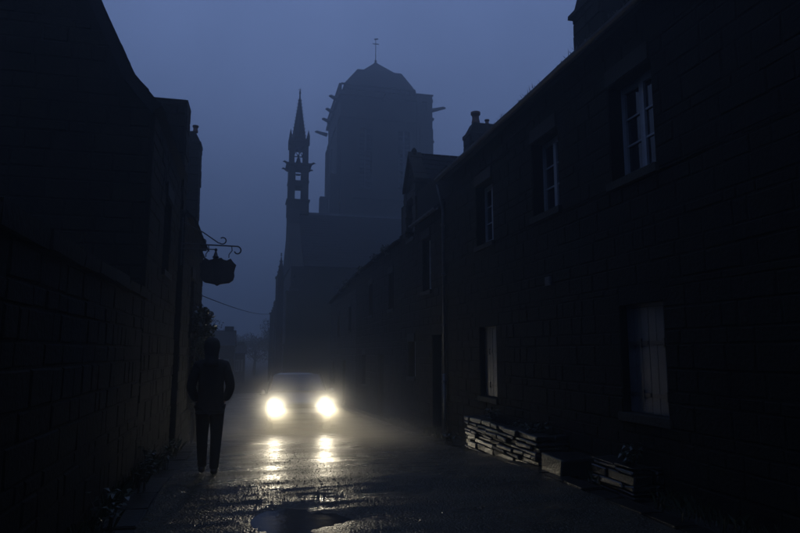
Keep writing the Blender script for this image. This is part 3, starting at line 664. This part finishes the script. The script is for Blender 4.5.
# main tower
TX0, TX1, TY0, TY1, TZ = 9.0, 19.4, 66.0, 77.6, 30.2
b = MB(); hs = [(11.2, 12.6, 19.5, 26.5), (15.6, 17.0, 19.5, 26.5)]
wall(b, ('y', TY0, -1), TX0+1, TX1-1, -1.6, TZ, hs, 1.0); hy = [(68.6, 70.0, 19.5, 26.5), (73.4, 74.8, 19.5, 26.5)]
wall(b, ('x', TX0, -1), TY0, TY1, -1.6, TZ, hy, 1.0); wall(b, ('x', TX1, 1), TY0, TY1, -1.6, TZ, hy, 1.0); b.box(TX0+1, TX1-1, TY1-1, TY1, -1.6, TZ)
b.box(TX0+1, TX1-1, TY0+1, TY1-1, 29.2, 30.0); tw = b.build('tower', M['church'], ch)
b = MB()
for z in (10.5, 18.4, 27.6): MB().box(TX0-.15, TX1+.15, TY0-.15, TY1+.15, z, z+.3).build('string_course', M['church'], tw)
MB().box(TX0-.28, TX1+.28, TY0-.28, TY1+.28, TZ, TZ+.35).build('cornice', M['church'], tw)

for (a, c, z0, z1) in hs:
    t = MB(); T = xf(('y', TY0, -1))
    for k in range(14): t.box(a, c, TY0+.45, TY0+.75, z0+k*.5, z0+k*.5+.12)
    t.box((a+c)/2-.09, (a+c)/2+.09, TY0+.2, TY0+.45, z0, z1); t.build('louvres', M['wood'], tw)
for (a, c, z0, z1) in hy:
    t = MB()
    for k in range(14): t.box(TX0+.45, TX0+.75, a, c, z0+k*.5, z0+k*.5+.12)
    t.box(TX0+.2, TX0+.45, (a+c)/2-.09, (a+c)/2+.09, z0, z1); t.build('louvres', M['wood'], tw)
# corner buttresses, stepping out lower down
for (x, y, dx, dy) in ((TX0, TY0, -1, -1), (TX0, TY1, -1, 1), (TX1, TY0, 1, -1)):
    b = MB()
    for zt, zb, e in ((27.1, 21, .35), (21, 10, 1.05), (10, -1.6, 1.6)):
        xs_ = sorted((x+dx*e, x-dx*.9)); ys_ = sorted((y, y-dy*1.3)); b.box(xs_[0], xs_[1], ys_[0], ys_[1], zb, zt)
        ys_ = sorted((y+dy*e, y-dy*.9)); xs_ = sorted((x+dx*.003, x-dx*1.3)); b.box(xs_[0], xs_[1], ys_[0], ys_[1], zb, zt-.01)
    b.build('buttress', M['church'], tw)
# pierced parapet
b = MB(); z0 = TZ+.35
def para(axis, P, a, c):
    T = xf((axis, P, 1)); n = int((c-a)/.55)
    pbox(b, T, a, c, z0+.85, z0+1.02, -.12, .12)
    for i in range(n+1): u = a+(c-a)*i/n; pbox(b, T, u-.07, u+.07, z0, z0+.85, -.08, .08)
    pbox(b, T, a, c, z0+.0, z0+.14, -.1, .1)
para('y', TY0-.1, TX0, 17.6); para('x', TX0-.1, TY0, TY1); para('x', TX1+.1, TY0+1.2, TY1); b.build('parapet', M['church'], tw)
# square lantern corner on the right with a pierced light
b = MB(); ring(b, 17.75, 19.6, 65.75, 67.6, 29.2, 30.6, .5, 0); b.box(17.75, 19.6, 65.75, 67.6, 30.6, 31.0); b.box(17.7, 19.72, 65.7, 67.65, 31.0, 31.12); b.box(17.75, 19.6, 65.75, 67.6, 20, 29.2)
b.build('stair_turret', M['church'], tw)
# gargoyles
def garg(p, d):
    p, d = Vector(p), Vector(d); up_ = Vector((0,0,.15)); b = MB().tube([p, p+d*.5+up_*.5, p+d*.85+up_, p+d+up_*.6], [.26,.2,.17,.08], 6); b.build('gargoyle', M['church'], tw)
for y, L, z in ((67.2, 1.0, 30.1), (70.6, 1.0, 29.9), (73.6, 1.1, 29.8), (77.2, 1.6, 29.4)): garg((TX0-.2, y, z), (-L, -.3, .1))
garg((19.5, 66, 29.3), (1.7, -.3, .25)); garg((19.4, 66.0, 28.1), (.4, -.2, 0)); garg((19.4, 66.0, 25.4), (.4, -.2, 0)); garg((13.9, 65.8, 30), (0, -1.2, .1))
# drum and two-slope pyramid roof
b = MB(); b.box(9.55, 17.8, 67.0, 76.6, 30.0, 31.35); b.build('roof_drum', M['church'], tw)
def ringpts(x0, x1, y0, y1, z): return [(x0,y0,z),(x1,y0,z),(x1,y1,z),(x0,y1,z)]
lv = [ringpts(9.35, 18.0, 66.8, 76.8, 31.35), ringpts(9.5, 17.85, 66.95, 76.65, 32.05), ringpts(11.4, 16.75, 69.2, 74.8, 35.0), ringpts(12.2, 16.15, 70, 74, 35.35), ringpts(14.02, 14.22, 71.9, 72.1, 37.35)]
vs = [p for l in lv for p in l]; fs = [(0,3,2,1), (16,17,18,19)] + [(i*4+q, i*4+(q+1) % 4, i*4+4+(q+1) % 4, i*4+4+q) for i in range(4) for q in range(4)]
b = MB().add(vs, fs); b.build('tower_roof', M['slate'], tw)
b = MB().lathe((14.12, 72, 37.3), [(.25,0),(.12,.2),(.18,.35),(.05,.5),(.04,3.2)], 8); b.tube([(13.72, 72, 39.9), (14.52, 72, 39.9)], .06, 5); b.tube([(14.12-.2, 72, 40.5), (14.12+.28, 72, 40.6)], .09, 5); b.build('weather_vane', M['iron'], tw)

# ------------------------------------------------------------------ far left of the lane: houses and trees in the fog
def far_house(x0, x1, y0, y1, ze, zr, label, wins):
    h = thing('village_house', label, 'house', ((x0+x1)/2, y0, -1.2)); b = MB(); wall(b, ('y', y0, -1), x0, x1, -1.3, ze, wins, .4)
    b.box(x0, x0+.4, y0+.4, y1, -1.3, ze); b.box(x1-.4, x1, y0+.4, y1, -1.3, ze); ym = (y0+y1)/2
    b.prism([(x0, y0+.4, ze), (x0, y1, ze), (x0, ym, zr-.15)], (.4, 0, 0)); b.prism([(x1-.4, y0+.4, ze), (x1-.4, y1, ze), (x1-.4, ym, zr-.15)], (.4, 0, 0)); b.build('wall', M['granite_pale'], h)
    b = MB().prism([(x0-.1, y0-.2, ze), (x0-.1, ym, zr), (x0-.1, ym, zr-.12), (x0-.1, y0+.1, ze-.05)], (x1-x0+.2, 0, 0)); b.prism([(x0-.1, y1+.2, ze), (x0-.1, ym, zr), (x0-.1, ym, zr-.12), (x0-.1, y1-.1, ze-.05)], (x1-x0+.2, 0, 0)); b.build('roof', M['slate'], h)
    b = MB().box(x1-.8, x1-.1, ym-.3, ym+.3, zr-.5, zr+.28, .02); b.build('chimney', M['granite_pale'], h)
    for q in wins: (window if q[2] > -.8 else door)(h, ('y', y0, -1), *q)
far_house(-9, -1.2, 48, 54, 2.1, 3.3, 'hazy low house just right of the person, down the lane', [(-3.0, -2.1, -1.15, .9), (-4.8, -3.9, .1, 1.2), (-1.9, -1.5, .2, 1.1)])
far_house(-4.2, -.45, 60, 66, 1.5, 2.3, 'smallest far house in the fog where the lane bends', [(-1.4, -.9, -.2, .9), (-.8, -.6, -.2, .9)])
def tree(x, y, z, h, r, label, n=2600):
    t = thing('tree', label, 'tree', (x, y, z), 'trees at the end of the lane'); b = MB(); top = Vector((x+.2, y, z+h*.6)); b.tube([(x, y, z-.1), (x+.1, y, z+h*.3), top], [.22,.15,.08], 8); cl = []
    for i in range(9):
        a = i*2.4; d = Vector((math.cos(a)*r*R.uniform(.4,.9), math.sin(a)*r*R.uniform(.4,.9), h*R.uniform(.05,.38))); s = Vector((x+.1, y, z+h*R.uniform(.3,.55))); e = top*.35+s*.65+d; b.tube([s, s.lerp(e,.5)+Vector((0,0,.1)), e], [.07,.05,.02], 5); cl.append(e)
    b.build('trunk', M['bark'], t); b = MB()
    for e in cl + [top+Vector((0,0,h*.2))]: foliage(b, e, (r*.5, r*.5, h*.17), n//10, .16)
    b.build('crown', M['leaf'], t)
tree(.5, 78, -1.2, 5.0, 2.0, 'round hazy tree left of the church, behind the car')
tree(2.3, 72, -1.2, 6.0, 1.7, 'taller hazy tree pressed against the church side')
tree(-1.6, 86, -1.2, 5.2, 2.3, 'wide hazy tree beyond the last small house')
tree(-5.5, 62, -1.2, 6.2, 2.2, 'dark hazy tree rising behind the low far house')

# ------------------------------------------------------------------ wire over the lane
b = MB(); A, B_ = Vector((-1.45, 17.6, 3.17)), Vector((1.95, 62.2, 5.35)); pts = []
for i in range(25): t = i/24; p = A.lerp(B_, t); p.z -= .26*4*t*(1-t); pts.append(p)
b.tube(pts, .014, 5); tag(b.build('overhead_cable', M['iron']), 'thin cable strung across the lane under the hanging sign', 'cable')

# ------------------------------------------------------------------ person
def skin(name, chains, m, parent, sub=2, root=0):
    vs, es, rs = [], [], []
    idx = {}
    for chn in chains:
        prev = None
        for (p, r) in chn:
            k = tuple(round(q, 4) for q in p)
            if k not in idx: idx[k] = len(vs); vs.append(p); rs.append(r)
            i = idx[k]
            if prev is not None and prev != i: es.append((prev, i))
            prev = i
    me = bpy.data.meshes.new(name); me.from_pydata(vs, es, []); me.materials.append(m); o = link(name, me, parent)
    md = o.modifiers.new('skin', 'SKIN'); md.use_smooth_shade = True
    for i, sv in enumerate(me.skin_vertices[0].data):
        r = rs[i]; sv.radius = r if isinstance(r, tuple) else (r, r); sv.use_root = (i == root)
    s = o.modifiers.new('subd', 'SUBSURF'); s.levels = sub; s.render_levels = sub
    return o
PX, PY = -.50, 8.95
PZ = road_z(-.5, 8.95)+.005
pr = thing('person', 'standing person in a dark hooded jacket, hands in pockets, by left wall', 'person', (PX, PY, PZ), rz=rad(0))
def L(x, y, z): return (PX+x, PY+y, PZ+z)
# walks away from the camera: +y is forward; left foot ahead
hip = L(0, 0, .93)
def leg(s, fy, k):
    return [(hip, (.14,.11)), (L(s*.085, 0, .86), .095), (L(s*.09, fy*.35+.02, .50), .062), (L(s*.085, fy*.6-.01, .30), .056), (L(s*.08, fy, .085), .04), (L(s*.085, fy+.09, .035), (.04,.028)), (L(s*.09, fy+.16, .028), (.032,.02))]
body = [leg(-1, .10, 0), leg(1, -.10, 1),
        [(hip, (.14,.11)), (L(0,0,1.10), (.135,.10)), (L(0,0,1.28), (.15,.105)), (L(0,-.0,1.42), (.10,.07)), (L(-.01,.01,1.50), .052), (L(-.01,.02,1.58), (.07,.075)), (L(-.012,.03,1.66), (.075,.085))],
        *[[(L(0,-.0,1.42), (.10,.07)), (L(s*.17, 0, 1.385), .056), (L(s*.245, -.05, 1.12), .043), (L(s*.17, .09, .92), .034), (L(s*.13, .12, .86), (.038,.02))] for s in (-1, 1)]]
skin('body', body, M['skin'], pr)
for s in (-1, 1):                                            # hands, tucked into the pockets
    for k in range(4):
        a = L(s*(.135-.012*k), .125+.012*(k-1.5), .865); l = (.055,.062,.058,.045)[k]
        skin('finger', [[(a, .009), ((a[0]-s*.006, a[1]+.006, a[2]-l*.5), .0085), ((a[0]-s*.014, a[1]+.002, a[2]-l), .007)]], M['skin'], pr, 1)
    a = L(s*.115, .145, .89); skin('thumb', [[(a, .011), ((a[0]-s*.02, a[1]+.015, a[2]-.02), .010), ((a[0]-s*.025, a[1]+.02, a[2]-.045), .008)]], M['skin'], pr, 1)
# nose, ears
hc = Vector(L(-.012, .035, 1.64))
b = MB().add([hc+Vector(p) for p in ((-.012,.085,.03), (.012,.085,.03), (.018,.09,-.02), (-.018,.09,-.02), (0,.12,-.012))], [(0,1,4), (1,2,4), (2,3,4), (3,0,4), (0,3,2,1)]); b.build('nose', M['skin'], pr)
b = MB().tube([hc+Vector((-.025,.086,-.048)), hc+Vector((0,.094,-.05)), hc+Vector((.025,.086,-.048))], [.003,.006,.003], 6); b.build('mouth', M['skin'], pr)
for s in (-1, 1):
    b = MB().lathe(hc+Vector((s*.03,.075,.012)), [(.0,-.011),(.009,-.006),(.011,0),(.009,.006),(0,.011)], 8); b.build('eye', M['paint'], pr, True)
jk = [[(L(0,0,.80), (.175,.145)), (L(0,0,.93), (.18,.145)), (L(0,0,1.10), (.17,.13)), (L(0,0,1.26), (.19,.135)), (L(0,-.0,1.39), (.135,.098)), (L(0,0,1.47), (.085,.08))],
      *[[(L(0,-.0,1.39), (.135,.098)), (L(s*.165, -.005, 1.365), .082), (L(s*.215, -.03, 1.24), .072), (L(s*.250, -.05, 1.11), .066), (L(s*.215, .03, .99), .060), (L(s*.17, .09, .92), .058)] for s in (-1, 1)]]
skin('jacket', jk, M['coat'], pr, 2, 1)
b = MB(); c0 = Vector(L(-.008, -.005, 1.42)); hp = [(.14,-.05),(.125,.0),(.098,.05),(.094,.09),(.104,.14),(.112,.19),(.110,.235),(.096,.275),(.066,.303),(.03,.316),(.0,.319)]
b.lathe(c0, hp, 20)
for k in range(len(b.v)):
    x, y, z = b.v[k]; t_ = z-c0.z; b.v[k] = (c0.x+(x-c0.x)*.92, c0.y+(y-c0.y)*1.06+max(0, t_-.08)*.12 + .006*noise.noise(Vector((x*12, y*12, z*9))), z + .006*noise.noise(Vector((x*9, z*7, 1))))
b.build('hood', M['coat'], pr, True)
tr = [[(L(0,0,.93), (.155,.125)), (L(s*.085,0,.83), .115), (L(s*.09,fy*.35+.02,.50), .08), (L(s*.085,fy*.6-.01,.30), .072), (L(s*.08,fy,.12), .062), (L(s*.08,fy+.01,.065), .064)] for s, fy in ((-1,.10), (1,-.10))]
skin('trousers', tr, M['jeans'], pr, 2, 0)
for s, fy in ((-1,.10), (1,-.10)):
    skin('shoe', [[(L(s*.08, fy-.06, .06), (.052,.062)), (L(s*.083, fy+.04, .055), (.054,.056)), (L(s*.088, fy+.14, .046), (.054,.046)), (L(s*.09, fy+.22, .04), (.042,.036))]], M['leather'], pr, 2, 0)

# ------------------------------------------------------------------ car: built pointing to -y, then turned
CX, CY, CR = 1.27, 16.05, rad(-1)
car = thing('car', 'pale silver hatchback coming up the wet lane with both headlights blazing', 'car', (0, 0, 0))
hwid = .83
st = [(.0,.66,.34,.62), (.05,.76,.26,.70), (.18,.82,.22,.77), (.5,.84,.2,.86), (1.0,.85,.19,.93), (1.25,.855,.19,.96), (2.1,.86,.19,.97), (3.2,.84,.2,.96), (3.75,.81,.22,.96), (3.98,.74,.28,.92), (4.03,.66,.36,.8)]
def sec(y, hw, zb, zt):
    h = zt-zb; r = [(0, zb), (hw*.8, zb), (hw*.96, zb+h*.12), (hw, zb+h*.4), (hw*.985, zb+h*.62), (hw*.95, zb+h*.85), (hw*.86, zt-.008), (hw*.5, zt+.012), (0, zt+.018)]
    return [(x, y, z) for x, z in r] + [(-x, y, z) for x, z in r[1:-1][::-1]]
b = MB(); n = 16
for s_ in st: b.v += sec(*s_)
for i in range(len(st)-1):
    for q in range(n): b.f.append((i*n+q, i*n+(q+1) % n, (i+1)*n+(q+1) % n, (i+1)*n+q))
b.f += [tuple(range(n)), tuple(range((len(st)-1)*n, len(st)*n))[::-1]]
# greenhouse shell
gp = [(1.27, .78, .95), (2.0, .66, 1.45), (2.35, .655, 1.48), (3.3, .66, 1.465), (3.55, .67, 1.42), (3.98, .74, .97)]
g0 = len(b.v); low_ = [(1.27,.76,.92), (2.0,.77,.94), (2.35,.77,.945), (3.3,.77,.955), (3.55,.76,.955), (3.98,.72,.93)]
gb = MB(); 
rows = []
for (y, hw, z), (yl, hl, zl) in zip(gp, low_): rows.append([(-hl, yl, zl), (-hw, y, z), (-hw*.5, y, z+.018), (0, y, z+.022), (hw*.5, y, z+.018), (hw, y, z), (hl, yl, zl)])
for r_ in rows: gb.v += r_
for i in range(5):
    for q in range(6): gb.f.append((i*7+q, (i+1)*7+q, (i+1)*7+q+1, i*7+q+1))
n0 = len(b.v); b.v += gb.v; b.f += [tuple(i+n0 for i in f) for f in gb.f]
cb = b.build('body', M['carpaint'], car, True); sd = cb.modifiers.new('subd', 'SUBSURF'); sd.levels = 1; sd.render_levels = 2
def quad(name, pts, m, t=.012, par=car):
    p = [Vector(q) for q in pts]; nn = (p[1]-p[0]).cross(p[3]-p[0]).normalized(); bb = MB().prism(p, nn*t); return bb.build(name, m, par)
quad('windscreen', [(-.72,1.285,.995), (.72,1.285,.995), (.625,1.955,1.43), (-.625,1.955,1.43)], M['carglass'], .022)
quad('rear_window', [(.64,3.97,1.02), (-.64,3.97,1.02), (-.60,3.60,1.39), (.60,3.60,1.39)], M['carglass'], .03)
for s in (-1, 1):
    for (ya, yb, ta, tb) in ((1.55, 2.45, 1.98, 2.42), (2.52, 3.3, 2.52, 3.25)):
        p = [(s*.785, ya, 1.0), (s*.79, yb, 1.0), (s*.68, tb, 1.42), (s*.68, ta, 1.42)]
        if s > 0: p = p
        else: p = p[::-1]
        quad('side_window', p, M['carglass'], .02)
    # mirror
    mb = MB().tube([(s*.80, 1.5, .93), (s*.90, 1.46, .96)], .02, 6); mr = mb.build('door_mirror', M['trim'], car)
    mb = MB().lathe((s*.93, 1.42, .92), [(.03,0),(.07,.02),(.08,.07),(.07,.12),(.03,.14)], 10); mb.build('mirror_shell', M['carpaint'], mr, True)
b = MB(); b.box(-.74, .74, -.05, .12, .30, .50, 0); bm_ = b.build('bumper', M['trim'], car); bevel(bm_, .04, 3)
b = MB()
for k in range(5): b.box(-.36, .36, -.012, .03, .60+k*.024, .611+k*.024)
b.build('grille', M['trim'], car)
b = MB().box(-.26, .26, -.065, -.052, .36, .47); b.build('number_plate', M['plate'], car)
b = MB().box(-.5, .5, .02, .06, .728, .736); b.build('bonnet_edge', M['trim'], car)
for s in (-1, 1):
    b = MB().tube([(s*.35-.1, 1.24, .965), (s*.3+.15, 1.42, 1.07)], .008, 5); b.build('wiper', M['trim'], car)
for s in (-1, 1):                                            # headlights
    b = MB(); cx_ = s*.63; 
    vs = [(cx_+.135*math.cos(q*math.tau/20), .02, .66+.10*math.sin(q*math.tau/20)) for q in range(20)]; b.prism(vs, (0, .06, 0)); hl = b.build('headlight', M['chrome'], car)
    b = MB(); vs = [(cx_+.095*math.cos(q*math.tau/24), -.035, .66+.09*math.sin(q*math.tau/24)) for q in range(24)]; c0 = (cx_, -.05, .66)
    b.add(vs + [c0] + [(x, .03, z) for x, y, z in vs], [(q, (q+1) % 24, 24) for q in range(24)] + [((q+1) % 24, q, 25+q, 25+(q+1) % 24) for q in range(24)]); b.build('lens', M['lens'], hl, True)
    b = MB().box(s*.775-.028, s*.775+.028, .03, .10, .60, .70); b.build('indicator', M['amber'], car)
for s in (-1, 1):
    for y in (.75, 3.2):
        b = MB(); c = Vector((s*.74, y, .30)); prof_ = [(.20,-.09),(.28,-.085),(.30,-.05),(.30,.05),(.28,.085),(.20,.09)]; n_ = 24; vs = []
        for r, x in prof_: vs += [c+Vector((x, r*math.cos(q*math.tau/n_), r*math.sin(q*math.tau/n_))) for q in range(n_)]
        b.add(vs, [(i*n_+q, i*n_+(q+1) % n_, (i+1)*n_+(q+1) % n_, (i+1)*n_+q) for i in range(5) for q in range(n_)]); wh = b.build('wheel', M['rubber'], car, True)
        b = MB(); vs = []
        for r, x in ((.20,.07),(.17,.075),(.15,.04),(.05,.05),(.0,.055)): vs += [c+Vector((s*x, r*math.cos(q*math.tau/n_), r*math.sin(q*math.tau/n_))) for q in range(n_)]
        b.add(vs, [(i*n_+q, i*n_+(q+1) % n_, (i+1)*n_+(q+1) % n_, (i+1)*n_+q) for i in range(4) for q in range(n_)]); b.build('rim', M['rim'], wh, True)
gz = road_z(CX, CY+.7)+.0
sl_ = math.atan((ground(CY+3.2)-ground(CY+.7))/2.5)
car.location = (CX, CY, gz+.04*0); car.rotation_euler = (sl_, 0, CR)

HALO_MIST = 5.2; LOW_MIST = .30
# the light the two lamps throw: a dipped beam with its flat upper cut-off
BEAM = 860.0; GLARE = .0
def beam(s):
    l = bpy.data.lights.new('headlight_beam', 'POINT'); l.energy = BEAM; l.color = (1, .88, .64); l.shadow_soft_size = .03; l.use_nodes = True
    t = l.node_tree; em = t.nodes['Emission']; tc = t.nodes.new('ShaderNodeTexCoord'); sp = t.nodes.new('ShaderNodeSeparateXYZ')
    t.links.new(tc.outputs['Normal'], sp.inputs[0])
    def mr(src, f0, f1, t0, t1, smooth=True):
        m_ = t.nodes.new('ShaderNodeMapRange'); m_.interpolation_type = 'SMOOTHSTEP' if smooth else 'LINEAR'
        for k, v in zip(('From Min','From Max','To Min','To Max'), (f0, f1, t0, t1)): m_.inputs[k].default_value = v
        t.links.new(src, m_.inputs[0]); return m_.outputs[0]
    def mul(a, c):
        m_ = t.nodes.new('ShaderNodeMath'); m_.operation = 'MULTIPLY'; t.links.new(a, m_.inputs[0]); t.links.new(c, m_.inputs[1]); return m_.outputs[0]
    cut = mr(sp.outputs['Z'], -.075, -.03, 1, .0)            # nothing above the cut-off
    fall = mr(sp.outputs['Z'], -.45, -.05, .06, 1)           # strongest just under it
    side = mul(mul(mr(sp.outputs['X'], -.28, -.10, 0, 1), mr(sp.outputs['X'], .22, .66, 1, 0)), mr(sp.outputs['Y'], -.1, 0, 1, 0))             # spreads sideways from straight ahead
    low = mul(mul(cut, fall), side)
    g1 = mr(sp.outputs['Z'], -.03, .05, 0, 1); g2 = mr(sp.outputs['Z'], .09, .24, 1, 0); g3 = mr(sp.outputs['Y'], -.99, -.97, 1, 0)
    gl = mul(mul(g1, g2), g3)                                # the main-beam lobe up the lane
    ad = t.nodes.new('ShaderNodeMath'); ad.operation = 'MULTIPLY_ADD'; ad.inputs[1].default_value = GLARE; t.links.new(gl, ad.inputs[0])
    lw = t.nodes.new('ShaderNodeMath'); lw.operation = 'MULTIPLY'; lw.inputs[1].default_value = 1.0; t.links.new(low, lw.inputs[0]); t.links.new(lw.outputs[0], ad.inputs[2])
    f = ad.outputs[0]; t.links.new(f, em.inputs['Strength'])
    o = bpy.data.objects.new('headlight_beam', l); C.objects.link(o); o.parent = car; o.location = (s*.63, -.10, .66)
beam(-1); beam(1)

# ------------------------------------------------------------------ weeds and grass along the wall feet, grit
b = MB()
for i in range(5200):
    if R.random() < .55: x = -1.38+abs(R.gauss(0,.07)); y = R.uniform(1.5, 17)
    else: x = 4.46-abs(R.gauss(0,.16)); y = R.uniform(4, 20)
    if noise.noise(Vector((x*2, y*.9, 3))) < -.05: continue
    z = ground(y)-.015; h = R.uniform(.05,.2)*(1.3 if x < 0 else 1); a = R.uniform(0, math.tau); q = h*R.uniform(.2,.7); wv = .006
    dx, dy = math.cos(a), math.sin(a); b.add([(x-dy*wv, y+dx*wv, z), (x+dy*wv, y-dx*wv, z), (x+dx*q*.4+dy*wv*.6, y+dy*q*.4-dx*wv*.6, z+h*.7), (x+dx*q, y+dy*q, z+h)], [(0,1,2), (0,2,3)])
tag(b.build('grass', M['grass'], kind='stuff'), 'wet grass and weeds along both wall feet', 'grass')
b = MB()
for i in range(32000):                                       # coarse wet chippings standing proud of the tar
    y = 4.3 + 11.5*R.random()**1.35; x = R.uniform(-.92, 3.7); q = R.uniform(.0035, .009)*(1 if R.random() < .9 else 1.5); z = road_z(x, y)
    if ((x-PUD[0])/PUD[2])**2 + ((y-PUD[1])/PUD[3])**2 < 1.3: continue
    a = R.uniform(0, 1.57); c_, s_ = math.cos(a)*q, math.sin(a)*q*1.2; hh = q*R.uniform(.25,.8)
    b.add([(x-c_, y-s_, z-.002), (x+s_, y-c_, z-.002), (x+c_, y+s_, z-.002), (x-s_, y+c_, z-.002), (x+R.uniform(-q,q)*.5, y+R.uniform(-q,q)*.5, z+hh)], [(0,1,4), (1,2,4), (2,3,4), (3,0,4)])
tag(b.build('gravel', M['chip'], kind='stuff'), 'coarse wet chippings standing proud of the road', 'gravel')
for (x, y, h, lb) in ((-1.2, 6.2, .5, 'weed with arching leaves at the foot of the garden wall'), (-1.15, 7.9, .7, 'tallest weed by the left wall, before the person'), (-1.15, 9.9, .55, 'weed at the left wall just behind the person')):
    stems('tall_weed', (x, y, ground(y)), 7, h, .3, 8, lb, group='weeds at the left wall')

# ------------------------------------------------------------------ fog
hz = bpy.data.materials.new('fog'); hz.use_nodes = True; t = hz.node_tree; t.nodes.clear()
pv = t.nodes.new('ShaderNodeVolumePrincipled'); out = t.nodes.new('ShaderNodeOutputMaterial')
pv.inputs['Density'].default_value = .0088; pv.inputs['Color'].default_value = (.67,.73,.77,1); pv.inputs['Anisotropy'].default_value = .72
t.links.new(pv.outputs[0], out.inputs['Volume'])
b = MB().box(-410, 410, -410, 410, -2.4, 42.5); o = b.build('haze', hz, kind='stuff')

# low lane mist, plus dense mist added round each lamp to shape its halo
ms = bpy.data.materials.new('road_mist_halo'); ms.use_nodes = True; t = ms.node_tree; t.nodes.clear()
pv = t.nodes.new('ShaderNodeVolumePrincipled'); out = t.nodes.new('ShaderNodeOutputMaterial'); tc = t.nodes.new('ShaderNodeTexCoord')
def mth(op, a, c=None, d=None):
    m_ = t.nodes.new('ShaderNodeMath'); m_.operation = op
    for i, q in enumerate((a, c, d)):
        if q is None: continue
        if isinstance(q, (int, float)): m_.inputs[i].default_value = q
        else: t.links.new(q, m_.inputs[i])
    return m_.outputs[0]
sp = t.nodes.new('ShaderNodeSeparateXYZ'); t.links.new(tc.outputs['Object'], sp.inputs[0])
dx = mth('SUBTRACT', mth('ABSOLUTE', sp.outputs['X']), .62)
dx = mth('MAXIMUM', dx, mth('MULTIPLY', dx, -.9))
dy = mth('MULTIPLY', sp.outputs['Y'], .8); dz = sp.outputs['Z']
r2 = mth('ADD', mth('ADD', mth('POWER', dx, 2), mth('POWER', mth('ABSOLUTE', dy), 2)), mth('POWER', mth('ABSOLUTE', dz), 2))
r_ = mth('SQRT', r2); e = mth('EXPONENT', mth('MULTIPLY', r_, -1/.19))
nz = t.nodes.new('ShaderNodeTexNoise'); nz.inputs['Scale'].default_value = 1.8; t.links.new(tc.outputs['Object'], nz.inputs['Vector'])
low = mth('EXPONENT', mth('MULTIPLY', mth('MAXIMUM', mth('ADD', dz, .62), 0), -1/.48))
far = mth('MAXIMUM', mth('SUBTRACT', 1, mth('ADD', mth('POWER', mth('MULTIPLY', sp.outputs['X'], 1/3.0), 2), mth('POWER', mth('MULTIPLY', mth('ADD', sp.outputs['Y'], 1.6), 1/5.0), 2))), 0)
layer = mth('MULTIPLY', mth('MULTIPLY', low, far), LOW_MIST)     # thin ground mist along the wet lane
edge = mth('ADD', mth('MULTIPLY', mth('MAXIMUM', mth('SUBTRACT', e, .004), 0), HALO_MIST), layer)
dens = mth('MAXIMUM', mth('MULTIPLY', edge, mth('ADD', nz.outputs['Fac'], .5)), 0)
t.links.new(dens, pv.inputs['Density']); pv.inputs['Color'].default_value = (.95,.9,.78,1); pv.inputs['Anisotropy'].default_value = .3
t.links.new(pv.outputs[0], out.inputs['Volume'])
b = MB().box(-3.05, 3.05, -6.7, 3.5, -1.0, 1.7); o = b.build('road_mist_halo', ms, kind='stuff'); o['label'] = 'low mist along the lane with denser mist added as the headlamp halo'
o.location = (CX, CY-.15, gz+.66)
S.cycles.volume_step_rate = 1
pr.scale = (1.04, 1.04, 1.045)
